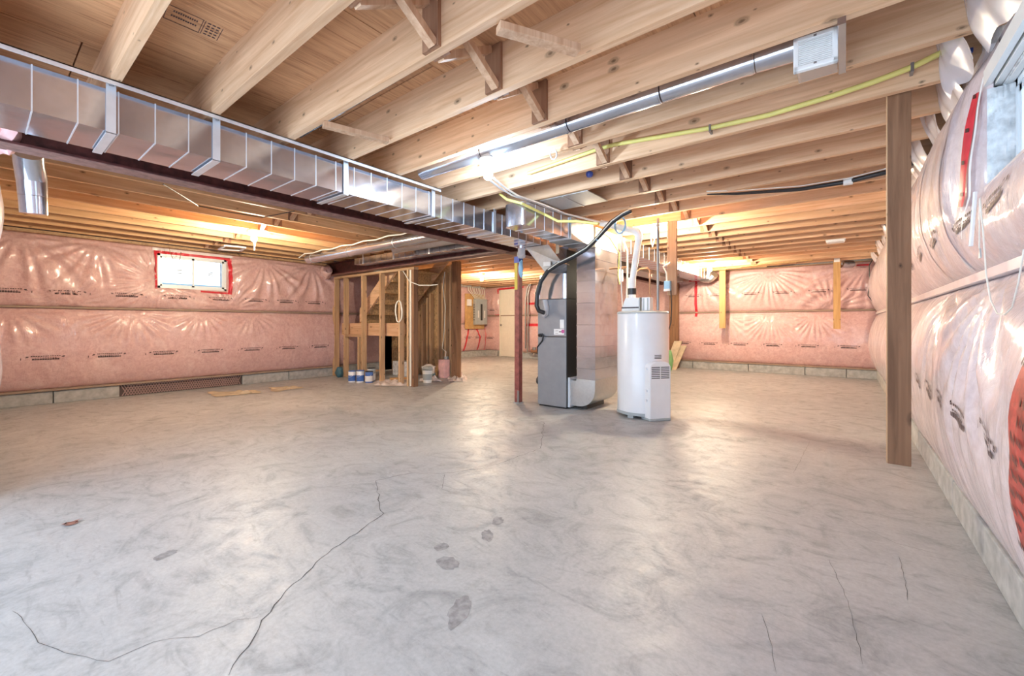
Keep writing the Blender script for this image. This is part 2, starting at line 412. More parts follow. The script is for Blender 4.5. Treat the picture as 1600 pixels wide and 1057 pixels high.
# ---- plastic covered batts -------------------------------------------------
class Batts:
    """a wall of insulation: s runs along the wall, z up, depth out of the wall"""
    def __init__(s, p0, d, nrm, bands, bulge, fans, openings, seed, wr=0.006, lo=0.018, stretch=1.0):
        s.p0 = Vector(p0); s.d = Vector(d); s.n = Vector(nrm); s.bands = bands; s.bulge = bulge; s.fans = fans; s.op = openings; s.seed = seed; s.wr = wr; s.lo = lo; s.stretch = stretch
    def depth(s, a, z):
        b0 = None
        for (z0, z1) in s.bands:
            if z0 - 1e-6 <= z <= z1 + 1e-6: b0 = (z0, z1)
        if b0 is None: return 0.03
        tt = min(1, max(0, (z - b0[0]) / (b0[1] - b0[0])))
        k = math.sin(math.pi * tt) ** 0.55
        dd = s.bulge * k
        for (s0, s1, z0, z1) in s.op:
            dx = max(s0 - a, a - s1, 0); dz = max(z0 - z, z - z1, 0); q = math.hypot(dx, dz)
            if q < 0.22: dd *= 0.25 + 0.75 * (q / 0.22) ** 0.7
        sd = s.seed
        dd += s.lo * k * noise.noise(Vector((a * 1.7, z * 2.2, sd)))
        dd += s.wr * (0.25 + k) * noise.noise(Vector((a * 9 * s.stretch + 2 * noise.noise(Vector((a, z * 2, sd + 5))), z * 2.3, sd + 9)))
        dd += s.wr * 0.45 * noise.noise(Vector((a * 23, z * 9, sd + 19)))
        for (fs, fz, R, amp, nn, lo_, hi_) in s.fans:
            ra, rz = a - fs, z - fz; r = math.hypot(ra, rz)
            if r > R * 2.2 or r < 1e-4 or not (b0[0] <= fz + 0.02 and fz - 0.02 <= b0[1]): continue
            th = math.atan2(rz, ra)
            if not (lo_ <= th <= hi_): continue
            w = (r / R) * math.exp(1 - r / R) if r < R else math.exp(-((r - R) / (0.55 * R)) ** 2)
            dd += amp * w * math.sin(nn * th + 2.5 * noise.noise(Vector((th * 3, r * 2, sd))))
        return max(dd, 0.012)
    def pt(s, a, z, off=0.0): return s.p0 + s.d * a + s.n * (s.depth(a, z) + off) + Vector((0, 0, z - s.p0.z))
    def grid(s, name, band, arr, nz, mat, parent):
        z0, z1 = band; zz = [z0 + (z1 - z0) * i / nz for i in range(nz + 1)]
        aa = list(arr)
        for (a0, a1, b0, b1) in s.op:
            for q in (a0, a1):
                i = min(range(len(aa)), key=lambda k: abs(aa[k] - q)); aa[i] = q
            for q in (b0, b1):
                if z0 < q < z1:
                    i = min(range(1, len(zz) - 1), key=lambda k: abs(zz[k] - q)); zz[i] = q
        mb = MB(); na = len(aa)
        for z in zz:
            for a in aa: mb.v.append(tuple(s.pt(a, z)))
        for j in range(len(zz) - 1):
            for i in range(na - 1):
                ca, cz = (aa[i] + aa[i + 1]) / 2, (zz[j] + zz[j + 1]) / 2
                if any(a0 < ca < a1 and b0 < cz < b1 for (a0, a1, b0, b1) in s.op): continue
                mb.f.append((j * na + i, j * na + i + 1, (j + 1) * na + i + 1, (j + 1) * na + i))
        # turn the rim back to the wall so the blanket is solid
        base = len(mb.v)
        for row, z in ((0, zz[0]), (len(zz) - 1, zz[-1])):
            for a in aa: mb.v.append(tuple(s.p0 + s.d * a + s.n * 0.002 + Vector((0, 0, z - s.p0.z))))
        for i in range(na - 1):
            mb.f.append((i, base + i, base + i + 1, i + 1))
            o = (len(zz) - 1) * na
            mb.f.append((o + i, o + i + 1, base + na + i + 1, base + na + i))
        me = mb.mesh(name, mat, False, True); me.polygons.foreach_set('use_smooth', [True] * len(me.polygons))
        return obj(name, me, None, parent)
    def strip(s, pts, w, off=0.006, step=0.03):
        """tape laid over the plastic along (s, z) points"""
        fine = []
        for a, b in zip(pts, pts[1:]):
            n = max(1, int(math.hypot(b[0] - a[0], b[1] - a[1]) / step))
            for i in range(n): fine.append((a[0] + (b[0] - a[0]) * i / n, a[1] + (b[1] - a[1]) * i / n))
        fine.append(pts[-1]); mb = MB()
        for i, p in enumerate(fine):
            q0, q1 = fine[max(i - 1, 0)], fine[min(i + 1, len(fine) - 1)]
            dx, dz = q1[0] - q0[0], q1[1] - q0[1]; L = math.hypot(dx, dz) or 1; nx, nz = -dz / L, dx / L
            for k in (-1, -0.33, 0.33, 1): mb.v.append(tuple(s.pt(p[0] + nx * w / 2 * k, p[1] + nz * w / 2 * k, off)))
            if i:
                o = (i - 1) * 4
                for k in range(3): mb.f.append((o + k, o + k + 1, o + 5 + k, o + 4 + k))
        return mb
    def mark(s, a, z, flip=1, scale=1.0, slant=0.0, hs=1.0):
        """one block of the print repeated along the plastic: a line of small characters over a heavy one"""
        mb = MB()
        def q(x0, x1, z0, z1):
            c = [(x0, z0), (x1, z0), (x1, z1), (x0, z1)]
            mb.quad(*[tuple(s.pt(a + flip * (x * scale), z + scale * (y * hs + slant * x), 0.004)) for x, y in c])
        for i in range(13):
            x = -0.125 + i * 0.0195
            q(x, x + random.uniform(0.010, 0.016), 0.016 + random.uniform(-0.001, 0.001), 0.026)
        for i in range(11):
            x = -0.115 + i * 0.021
            q(x, x + 0.0185, -0.026, -0.008 + random.uniform(-0.003, 0.003))
        for i in range(9):
            x = -0.09 + i * 0.021
            q(x, x + 0.012, -0.003, 0.004)
        for x in (-0.165, 0.14): q(x, x + 0.022, 0.012, 0.022); q(x + 0.006, x + 0.03, 0.004, 0.010)
        q(0.20, 0.207, -0.022, 0.004)
        return mb


def lin(a, b, n): return [a + (b - a) * i / n for i in range(n + 1)]


PI = math.pi
# ---- left wall with its small window
WL = (1.66, 2.53, 1.535, 2.035)                                    # y0 y1 z0 z1 of the window opening
mb = MB()
mb.box(XL - 0.25, XL, -0.5, WL[0], 0, ZS); mb.box(XL - 0.25, XL, WL[1], 5.75, 0, ZS)
mb.box(XL - 0.25, XL, WL[0], WL[1], 0, WL[2]); mb.box(XL - 0.25, XL, WL[0], WL[1], WL[3], ZS)
wall_left = tag(obj('wall_left', mb, M['concrete']), 'left basement wall of pink insulation under clear plastic', None, None, 'structure')
fansL = [(0.75, 1.24, 0.22, 0.010, 30, -PI, PI), (1.35, 1.19, 0.3, 0.012, 26, -PI, PI), (0.25, 1.19, 0.3, 0.010, 16, -PI, PI), (1.66, 1.6, 0.32, 0.014, 34, -PI, PI),
         (2.2, 1.19, 0.25, 0.010, 22, -PI, PI), (2.6, 1.24, 0.25, 0.010, 24, -PI, PI), (2.9, 1.19, 0.25, 0.009, 22, -PI, PI), (3.1, 2.1, 0.5, 0.012, 20, -PI, 0), (3.9, 2.1, 0.5, 0.013, 16, -PI, 0),
         (0.35, 2.1, 0.6, 0.014, 16, -PI, 0), (1.0, 2.1, 0.4, 0.010, 18, -PI, 0)]
fansL = [(a_, b_, c_, d_ * 1.35, e_, f_, g_) for a_, b_, c_, d_, e_, f_, g_ in fansL]
bl = Batts((XL, 0, 0), (0, 1, 0), (1, 0, 0), [(0.185, 1.205), (1.225, 2.125)], 0.125, fansL, [WL], 3.1)
ya = lin(0.0, 5.48, 230)
bl.grid('insulation_batt', (0.185, 1.205), ya, 52, M['insul'], wall_left)
bl.grid('insulation_batt', (1.225, 2.125), ya, 46, M['insul'], wall_left)
for y in (0.24, 0.748, 1.316, 1.886, 2.444, 2.946, 3.444, 3.95): obj('printed_mark', bl.mark(y, 1.405), M['ink'], wall_left, fix=False)
for y in (0.556, 1.135, 1.713, 2.289, 2.877, 3.47, 4.05): obj('printed_mark', bl.mark(y, 0.585, -1), M['ink'], wall_left, fix=False)
obj('strapping', MB().box(XL, XL + 0.045, 0, 5.48, 1.203, 1.227), M['seam'], wall_left)
obj('sill_plate', MB().box(XL, XL + 0.10, -0.1, 4.3, 2.125, 2.16), M['plate'], wall_left)
obj('bottom_plate', MB().box(XL, XL + 0.075, -0.1, 4.6, 0.162, 0.186), M['seam'], wall_left)
for y0, y1 in ((-0.1, 0.62), (0.63, 1.245), (2.76, 3.5), (3.51, 5.48)):
    obj('footing', MB().box(XL, XL + 0.05, y0, y1, 0, 0.155), M['concrete'], wall_left, bevel=0.006)
# red tape round the opening
for k, (pts, w) in enumerate(([[(1.62, 2.05), (2.58, 2.05)], 0.055], [[(1.635, 2.06), (1.64, 1.52)], 0.03], [[(2.575, 2.06), (2.585, 1.80), (2.575, 1.5)], 0.05], [[(2.18, 1.508), (2.60, 1.495)], 0.028])):
    obj('red_tape', bl.strip(pts, w), M['red_tape'], wall_left, fix=False)
obj('crumpled_plastic', bl.strip([(1.60, 2.095), (2.62, 2.095)], 0.04, 0.012), M['poly'], wall_left, fix=False)


def window(name, x0, x1, y0, y1, z0, z1, label, inward):
    """horizontal slider: frame, two sashes, panes; the plane of the glass faces along x"""
    w = bpy.data.objects.new(name, None); COL.objects.link(w); w.location = ((x0 + x1) / 2, (y0 + y1) / 2, z0); tag(w, label, None, None, 'structure')
    f = MB(); b = 0.03
    f.box(x0, x1, y0, y1, z0, z0 + b); f.box(x0, x1, y0, y1, z1 - b, z1); f.box(x0, x1, y0, y0 + b, z0, z1); f.box(x0, x1, y1 - b, y1, z0, z1)
    obj('window_frame', f, M['vinyl'], w)
    ym = (y0 + y1) / 2 + 0.0
    for k, (a, c) in enumerate(((y0 + b, ym + 0.015), (ym - 0.015, y1 - b))):
        xo = x0 + 0.012 + 0.02 * k if inward > 0 else x1 - 0.04 - 0.02 * k
        s_ = MB(); e = 0.026
        s_.box(xo, xo + 0.02, a, c, z0 + b, z0 + b + e); s_.box(xo, xo + 0.02, a, c, z1 - b - e, z1 - b); s_.box(xo, xo + 0.02, a, a + e, z0 + b, z1 - b); s_.box(xo, xo + 0.02, c - e, c, z0 + b, z1 - b)
        sash = obj('sash', s_, M['vinyl'], w)
        pane = obj('pane', MB().box(xo + 0.008, xo + 0.012, a + e, c - e, z0 + b + e, z1 - b - e), M['glass'], sash)
        st_ = MB(); cy_, cz_ = (a + c) / 2 + 0.03, (z0 + z1) / 2 + 0.0
        xs = xo + 0.013 if inward > 0 else xo + 0.007
        for r_ in range(3): st_.box(xs, xs + 0.0008, cy_ - 0.035 + 0.006 * (r_ % 2), cy_ + 0.03, cz_ + 0.025 - r_ * 0.024, cz_ + 0.041 - r_ * 0.024)
        obj('sticker', st_, M['grey'], sash)
        if k == 0: obj('latch', MB().box(xo + 0.02 if inward > 0 else xo - 0.012, xo + 0.032 if inward > 0 else xo, c - 0.03, c - 0.012, cz_ - 0.03, cz_ + 0.03), M['grey'], sash)
    return w


window('window_1', XL - 0.03, XL + 0.035, WL[0], WL[1], WL[2], WL[3], 'small sliding window edged in red tape, left wall', 1)
# outside the left window: lapped siding of the neighbouring house
nb = thing('neighbour_siding', 'pale blue lapped siding outside the left window', 'siding', (-10.9, 2.6, 0.6))
for k in range(11): obj('siding_board', MB().box(-10.9 - 0.012 * 0, -10.86 + 0.01 * (k % 1), 0.2, 6.2, 0.7 + k * 0.105, 0.795 + k * 0.105), M['siding'], nb)

# dimpled drain membrane exposed where the footing form is missing
mem = thing('drain_membrane', 'dark dimpled drainage membrane strip at the foot of the left wall', 'membrane', (XL + 0.03, 2.0, 0))
obj('sheet', MB().box(XL + 0.012, XL + 0.022, 1.25, 2.755, 0.003, 0.158), M['membrane'], mem)
mb = MB()
for i in range(50):
    y = 1.245 + i * 0.031
    for sgn in (1, -1):
        a, b = (y, y + sgn * 0.075)
        if min(a, b) < 1.25 or max(a, b) > 2.75: continue
        mb.bar((XL + 0.025, a, 0.008), (XL + 0.025, b, 0.155), 0.010, 0.005, (1, 0, 0))
tag(obj('lattice_ribs', mb, M['membrane_rib'], mem), None, None, None, 'stuff')

# ---- near wall, its edge just inside the picture on the left
wall_near = tag(obj('wall_near', MB().box(-8.15, -3.80, -0.30, 0.0, 0, ZS), M['concrete']), 'insulated wall beside the camera at the left edge', None, None, 'structure')
bn_ = Batts((XL, 0.0, 0), (1, 0, 0), (0, 1, 0), [(0.185, 1.205), (1.225, 2.125)], 0.11, [(2.0, 1.2, 0.3, 0.012, 20, -PI, PI)], [(4.1, 5.0, -1.0, 5.0)], 8.3, 0.01)
na_ = lin(0.0, 4.08, 120)
bn_.grid('insulation_batt', (0.185, 1.205), na_, 36, M['insul_right'], wall_near)
bn_.grid('insulation_batt', (1.225, 2.125), na_, 36, M['insul_right'], wall_near)

# ---- wall behind the stair with the electrical panel
wall_panel = tag(obj('wall_rear_left', MB().box(XP - 0.25, XP, 5.5, 10.4, 0, ZS).box(XP, XL - 0.0, 5.5, 5.75, 0, ZS), M['concrete']), 'short insulated wall carrying the electrical panel', None, None, 'structure')
bp = Batts((XP, 5.75, 0), (0, 1, 0), (1, 0, 0), [(0.185, 1.0), (1.02, 2.125)], 0.10, [(3.7, 2.1, 0.5, 0.012, 18, -PI, 0), (4.1, 1.0, 0.4, 0.012, 16, -PI, PI)], [], 12.3)
pa = lin(0.0, 4.36, 110)
bp.grid('insulation_batt', (0.185, 1.0), pa, 26, M['insul_far'], wall_panel); bp.grid('insulation_batt', (1.02, 2.125), pa, 30, M['insul_far'], wall_panel)
obj('footing', MB().box(XP, XP + 0.06, 5.75, 10.1, 0, 0.17), M['concrete'], wall_panel)
for y in (3.45, 3.9): obj('printed_mark', bp.mark(y, 0.60), M['ink'], wall_panel, fix=False)
for pts, w in (([(3.52, 0.88), (3.40, 0.6), (3.33, 0.2)], 0.06), ([(3.85, 0.88), (3.98, 0.6), (3.93, 0.2)], 0.05), ([(4.25, 0.95), (4.25, 0.2)], 0.02), ([(3.6, 0.9), (3.95, 0.88)], 0.08)):
    obj('red_tape', bp.strip(pts, w), M['red_tape'], wall_panel, fix=False)

# ---- far wall, with the cream door
DO = (-8.42, -7.56, 0.0, 2.06)
mb = MB(); mb.box(-9.27, DO[0], YF, YF + 0.25, 0, ZS).box(DO[1], 0.75, YF, YF + 0.25, 0, ZS).box(DO[0], DO[1], YF, YF + 0.25, DO[3], ZS).box(DO[0], DO[1], YF + 0.2, YF + 0.25, 0, DO[3])
wall_far = tag(obj('wall_far', mb, M['concrete']), 'far basement wall of pink insulation under wrinkled plastic', None, None, 'structure')
fo = XP
fansF = [(-1.22 - fo, 2.09, 0.42, 0.026, 34, -PI, 0), (0.32 - fo, 2.07, 0.8, 0.016, 24, -PI, -PI / 2), (-2.0 - fo, 1.19, 0.3, 0.012, 24, -PI, 0), (-1.2 - fo, 1.19, 0.36, 0.016, 34, -PI, 0),
         (-0.2 - fo, 1.3, 0.35, 0.016, 26, 0, PI), (-2.5 - fo, 2.0, 0.5, 0.014, 20, -PI, 0), (-0.45 - fo, 1.19, 0.3, 0.014, 26, -PI, 0), (-8.6 - fo, 2.1, 0.6, 0.014, 18, -PI, 0), (-7.4 - fo, 2.1, 0.6, 0.014, 18, -PI, 0)]
bf = Batts((fo, YF, 0), (1, 0, 0), (0, -1, 0), [(0.19, 1.255), (1.275, 2.15)], 0.12, fansF, [(DO[0] - fo, DO[1] - fo, -1, DO[3])], 21.7)
fa = lin(0.0, 5.6, 130) + lin(5.62, 9.5, 190)
bf.grid('insulation_batt', (0.19, 1.255), fa, 44, M['insul_far'], wall_far); bf.grid('insulation_batt', (1.275, 2.15), fa, 40, M['insul_far'], wall_far)
for x in (-2.681, -2.216, -1.551, -0.987, -0.395, 0.193): obj('printed_mark', bf.mark(x - fo, 1.64), M['ink'], wall_far, fix=False)
for x in (-2.9, -2.346, -1.754, -1.151, -0.556, 0.056, -8.75): obj('printed_mark', bf.mark(x - fo, 0.578, -1), M['ink'], wall_far, fix=False)
obj('printed_mark', bf.mark(-8.7 - fo, 1.45), M['ink'], wall_far, fix=False)
obj('strapping', MB().box(fo + 0.02, 0.45, YF - 0.045, YF, 1.252, 1.278), M['seam'], wall_far)
obj('sill_plate', MB().box(fo, 0.45, YF - 0.10, YF, 2.15, 2.16), M['plate'], wall_far)
obj('bottom_plate', MB().box(DO[1] + 0.05, 0.45, YF - 0.075, YF, 0.165, 0.19), M['seam'], wall_far)
for x0, x1 in ((-7.45, -5.6), (-5.59, -3.6), (-3.59, -2.72), (-2.71, -1.6), (-1.59, -0.62), (-0.61, 0.02), (0.03, 0.47), (-9.0, -8.5)):
    obj('footing', MB().box(x0, x1, YF - 0.06, YF, 0, 0.16), M['concrete'], wall_far, bevel=0.006)
for pts, w in (([(-2.62, 2.10), (-2.63, 1.6), (-2.64, 1.17)], 0.055), ([(-2.78, 1.98), (-2.52, 1.97)], 0.03), ([(0.17, 2.09), (0.36, 2.085)], 0.03),
               ([(-8.47, 2.09), (-7.5, 2.11)], 0.05), ([(-8.5, 2.1), (-8.47, 1.95)], 0.05), ([(-8.62, 1.27), (-8.46, 1.28)], 0.05), ([(-7.35, 1.60), (-6.95, 1.60)], 0.06), ([(-7.35, 0.98), (-6.75, 0.98)], 0.08)):
    obj('red_tape', bf.strip([(a - fo, z) for a, z in pts], w), M['red_tape'], wall_far, fix=False)

door = bpy.data.objects.new('door_1', None); COL.objects.link(door); door.location = ((DO[0] + DO[1]) / 2, YF, 0); tag(door, 'cream painted panel door in the far wall', None, None, 'structure')
obj('door_leaf', MB().box(DO[0] + 0.035, DO[1] - 0.035, YF - 0.035, YF + 0.01, 0.01, DO[3] - 0.03), M['door'], door, bevel=0.004)
mb = MB().box(DO[0], DO[0] + 0.035, YF - 0.06, YF + 0.05, 0, DO[3]).box(DO[1] - 0.035, DO[1], YF - 0.06, YF + 0.05, 0, DO[3]).box(DO[0], DO[1], YF - 0.06, YF + 0.05, DO[3] - 0.03, DO[3])
obj('door_frame', mb, M['door'], door)
for cx in (-8.2, -7.79):
    for z0, z1 in ((0.18, 0.75), (0.9, 1.45), (1.58, 1.9)):
        obj('raised_panel', MB().box(cx - 0.14, cx + 0.14, YF - 0.043, YF - 0.03, z0, z1), M['door'], door, bevel=0.005)
obj('knob', MB().lathe((0, 0, 0), [(0.012, 0), (0.012, 0.03), (0.03, 0.045), (0.03, 0.06), (0.015, 0.07)], 14), M['steelpipe'], door, True, loc=(-0.35, -0.036, 0.98)).rotation_euler = (PI / 2, 0, 0)

# ---- right wall, close to the camera
WR = (1.50, 2.50, 1.55, 1.945)
mb = MB()
mb.box(XR, XR + 0.28, -0.9, WR[0], 0, ZS); mb.box(XR, XR + 0.28, WR[1], 10.4, 0, ZS); mb.box(XR, XR + 0.28, WR[0], WR[1], 0, WR[2]); mb.box(XR, XR + 0.28, WR[0], WR[1], WR[3], ZS)
wall_right = tag(obj('wall_right', mb, M['rough_concrete']), 'long right wall of bulging insulation under pale plastic', None, None, 'structure')
fansR = [(2.25, 1.18, 0.4, 0.014, 16, -PI, 0), (3.2, 1.18, 0.3, 0.009, 14, -PI, 0)]
br = Batts((XR, 0, 0), (0, 1, 0), (-1, 0, 0), [(0.17, 1.185), (1.215, 2.13)], 0.15, fansR, [(WR[0], WR[1], WR[2], 3.0)], 31.3, 0.007, 0.022, 1.3)
ra_ = lin(-0.4, 4.0, 260) + lin(4.03, 10.05, 150)
br.grid('insulation_batt', (0.17, 1.185), ra_, 60, M['insul_right'], wall_right); br.grid('insulation_batt', (1.215, 2.13), ra_, 54, M['insul_right'], wall_right)
for y in (2.125, 2.60, 3.09, 3.6, 4.15, 4.7): obj('printed_mark', br.mark(y, 1.43, -1, 0.62, 0.25, 1.7), M['ink'], wall_right, fix=False)
for y in (1.86, 2.25, 2.66, 3.05, 3.5, 4.0): obj('printed_mark', br.mark(y, 0.66, 1, 0.62, 0.25, 1.7), M['ink'], wall_right, fix=False)
obj('strapping', MB().box(XR - 0.05, XR, -0.4, 10.05, 1.182, 1.218), M['poly'], wall_right)
for y0, y1 in ((-0.9, 0.9), (0.91, 2.05), (2.06, 3.25), (3.26, 4.6), (4.61, 6.2), (6.21, 8.0), (8.01, 10.1)):
    obj('footing', MB().box(XR - 0.035, XR, y0, y1, 0, 0.16), M['concrete'], wall_right, bevel=0.008)
obj('sill_plate', MB().box(XR - 0.03, XR, 2.6, 10.1, 2.13, 2.16), M['poly'], wall_right)
tape = obj('red_tape', br.strip([(1.40, 1.13), (1.445, 1.0), (1.475, 0.75), (1.485, 0.5), (1.45, 0.3), (1.40, 0.17)], 0.30, 0.008), M['red_tape_worn'], wall_right, fix=False)
mb = MB()
for j in range(19):
    for i in range(6):
        z = 0.20 + j * 0.046; a = 1.38 + 0.04 * i + 0.02 * math.sin(j * 0.4) + 0.012 * (j % 2)
        for q_ in range(3):
            mb.quad(*[tuple(br.pt(a + da + 0.009 * q_, z + dz + 0.004 * q_, 0.0105)) for da, dz in ((0, 0), (0.006, 0.006), (0.006, 0.024), (0, 0.018))])
obj('tape_lettering', mb, M['red_text'], tape, fix=False)
for pts, w in (([(2.60, 1.50), (2.575, 1.68), (2.55, 1.95)], 0.034),):
    tp = obj('red_tape', br.strip(pts, w, 0.012), M['red_tape'], wall_right, fix=False)
    mb = MB()
    for k in range(4): mb.quad(*[tuple(br.pt(2.59 - 0.012 * k + da, 1.54 + 0.13 * k + dz, 0.0145)) for da, dz in ((-0.008, 0), (0.006, 0.003), (0.006, 0.02), (-0.008, 0.017))])
    obj('tape_lettering', mb, M['red_text'], tp, fix=False)
# long plastic folds hanging down the upper batts
for y, w in ((2.80, 0.018), (3.3, 0.02)):
    obj('plastic_fold', br.strip([(y - 0.05, 2.08), (y, 1.7), (y - 0.01, 1.4), (y - 0.06, 1.24)], w, 0.003, 0.02), M['poly'], wall_right, fix=False)
# window reveal lined with rough concrete, foam board strips
window('window_2', XR + 0.03, XR + 0.095, WR[0], WR[1], WR[2], WR[3], 'bright window in the right wall close to the camera', -1)
mb = MB()
for i in range(16):
    for j in range(28):
        z = WR[2] + j * 0.0143; x = XR - 0.045 + i * 0.005; y = WR[1] - 0.004 - 0.014 * abs(noise.noise(Vector((i * 0.43 + 0.3, j * 0.47 + 0.2, 2.4))))
        mb.v.append((x, y, z))
for i in range(15):
    for j in range(27): mb.f.append((i * 28 + j, (i + 1) * 28 + j, (i + 1) * 28 + j + 1, i * 28 + j + 1))
obj('broken_concrete_reveal', mb, M['rough_concrete'], wall_right, True, fix=False)
obj('opening_trim', br.strip([(WR[1] + 0.018, 2.0), (WR[1] + 0.04, 1.75), (WR[1] + 0.06, 1.5), (WR[1] + 0.08, 1.36)], 0.008, 0.014), M['white_plastic'], wall_right, fix=False)
for k in range(3): obj('opening_trim', MB().box(XR - 0.05 + 0.028 * k, XR - 0.03 + 0.028 * k, 1.3, WR[1] + 0.02, WR[3] + 0.012 - 0.008 * k, WR[3] + 0.075 - 0.03 * k), M['white_plastic'], wall_right)
obj('opening_sill', MB().box(XR - 0.05, XR + 0.03, 1.3, WR[1] + 0.01, WR[2] - 0.02, WR[2]), M['poly'], wall_right)


def blob(c, r, seed, n=3, amp=0.35):
    bm = bmesh.new(); bmesh.ops.create_icosphere(bm, subdivisions=n, radius=1.0)
    mb = MB()
    for v in bm.verts:
        p = v.co.copy(); k = 1 + amp * noise.noise(p * 1.7 + Vector((seed, 0, 0))) + amp * 0.6 * abs(noise.noise(p * 4.2 + Vector((0, seed, 0))))
        mb.v.append((c[0] + p.x * r[0] * k, c[1] + p.y * r[1] * k, c[2] + p.z * r[2] * k))
    bm.verts.ensure_lookup_table(); mb.f = [tuple(v.index for v in f.verts) for f in bm.faces]; bm.free(); return mb


# ================================================================== STEEL AND LUMBER OVERHEAD
def ibeam(axis, c, z0, h, a, b, w=0.14, tf=0.012, tw=0.010):
    prof = [(-w / 2, 0), (w / 2, 0), (w / 2, tf), (tw / 2, tf), (tw / 2, h - tf), (w / 2, h - tf), (w / 2, h), (-w / 2, h), (-w / 2, h - tf), (-tw / 2, h - tf), (-tw / 2, tf), (-w / 2, tf)]
    return MB().prism([(c + x, z0 + z) for x, z in prof], axis, a, b)


beam = thing('main_steel_beam', 'long dark red steel beam beside the duct, running away from the camera', 'steel beam', (BX, 0.1, 1.93))
obj('web_and_flanges', ibeam('y', BX, 1.932, 0.226, 0.02, 10.1), M['oxide'], beam)
obj('pale_bottom_face', MB().box(BX - 0.069, BX + 0.069, 0.02, 10.1, 1.928, 1.932), M['oxide_pale'], beam)
beam2 = thing('cross_steel_beam', 'dark steel beam over the stair framing, meeting the red column', 'steel beam', (-5.6, 4.24, 1.93))
obj('web_and_flanges', ibeam('x', 4.24, 1.932, 0.226, XL + 0.1, BX - 0.075), M['oxide'], beam2)
obj('pale_bottom_face', MB().box(XL + 0.1, BX - 0.075, 4.24 - 0.069, 4.24 + 0.069, 1.928, 1.932), M['oxide_pale'], beam2)
fl = obj('insulation_tuft', blob((XL + 0.2, 4.12, 1.99), (0.13, 0.10, 0.12), 4.4), M['insul'], wall_left, True)
obj('insulation_tuft', blob((-3.52, 0.10, 2.02), (0.15, 0.07, 0.10), 9.4, 3, 0.5), M['fluff'], wall_near, True)

# joists right of the main beam, lying across the room
jm = MB().box(-3.52 + 1.5, 0.60 + 1.5, -0.019, 0.019, 0, JD).mesh('floor_joist', M['joist_x'])
JY = [0.42 + 0.4055 * n for n in range(-1, 24)]
bri_strip = MB().box(-0.011, 0.011, -0.019, 0.019, 0.004, 0.228).mesh('nailing_strip', M['brace'])
for n, y in enumerate(JY):
    o = obj('floor_joist', jm, None, None, loc=(-1.5, y, HJ))
    nm = 'joist right of the steel beam, %s back from the camera' % ORD[n - 1] if n else 'joist straight over the camera, nearest of all'
    tag(o, 'pale spruce ' + nm, 'joist', 'joists right of the steel beam')
# cross bridging between them
XB = -1.38
for n in range(1, len(JY) - 1):
    y0, y1 = JY[n] + 0.019, JY[n + 1] - 0.019
    b = thing('cross_bridging', 'crossed wooden bridging right of the beam, in the %s joist bay from the camera' % ORD[n - 1], 'bridging', (XB, (y0 + y1) / 2, HJ), 'crossed bridging between the right joists')
    for k, (za, zb) in enumerate(((HJ + 0.015, HJ + JD - 0.02), (HJ + JD - 0.02, HJ + 0.015))):
        xo = XB + (0.021 if k else -0.021)
        obj('brace', MB().bar((xo, y0 + 0.018, za), (xo, y1 - 0.018, zb), 0.038, 0.034), M['brace'], b)
    for yy in (y0 + 0.009, y1 - 0.009):
        obj('nailing_strip', MB().box(XB - 0.05, XB + 0.05, yy - 0.009, yy + 0.009, HJ + 0.004, HJ + JD - 0.004), M['nailer'], b)
for k, (xa, ya_, xb, yb, lab) in enumerate(((-2.345, 1.237, -2.241, 1.60, 'loose wooden strap nailed under the joists nearest the duct'), (-1.05, 1.25, -0.877, 1.56, 'loose wooden strap nailed under the joists right of the bridging'))):
    tag(obj('wooden_strap', MB().bar((xa, ya_, HJ - 0.016), (xb, yb, HJ - 0.016), 0.05, 0.03), M['brace'], bevel=0.002), lab, 'strap')

# joists left of the beam run with it
jl = MB().box(-0.019, 0.019, 0.0, 4.22, 0, JD).mesh('floor_joist', M['joist_y'])
XJ = [-3.70 - 0.4 * n for n in range(0, 11)]
for n, x in enumerate(XJ):
    tag(obj('floor_joist', jl, None, None, loc=(x - 0.0, 0.04, HJ)), 'spruce joist left of the steel beam, %s from the beam' % ORD[n], 'joist', 'joists left of the steel beam')
for n in range(0, 10):
    x0, x1 = XJ[n + 1] + 0.019, XJ[n] - 0.019
    b = thing('cross_bridging', 'crossed wooden bridging left of the beam, in the %s bay from it' % ORD[n], 'bridging', ((x0 + x1) / 2, 2.22, HJ), 'crossed bridging between the left joists')
    for k, (za, zb) in enumerate(((HJ + 0.015, HJ + JD - 0.02), (HJ + JD - 0.02, HJ + 0.015))):
        yo = 2.22 + (0.021 if k else -0.021)
        obj('brace', MB().bar((x0 + 0.018, yo, za), (x1 - 0.018, yo, zb), 0.038, 0.034), M['brace'], b)
    for xx in (x0 + 0.009, x1 - 0.009):
        obj('nailing_strip', MB().box(xx - 0.009, xx + 0.009, 2.17, 2.27, HJ + 0.004, HJ + JD - 0.004), M['nailer'], b)
# joists beyond the cross beam
jb = MB().box(0, 5.7, -0.019, 0.019, 0, JD).mesh('floor_joist', M['joist_x'])
for n in range(14):
    y = 4.62 + 0.4055 * n
    if y > 10.0: break
    tag(obj('floor_joist', jb, None, None, loc=(-9.15, y, HJ)), 'joist behind the stair framing, %s back from the cross beam' % ORD[n], 'joist', 'joists behind the stair framing')


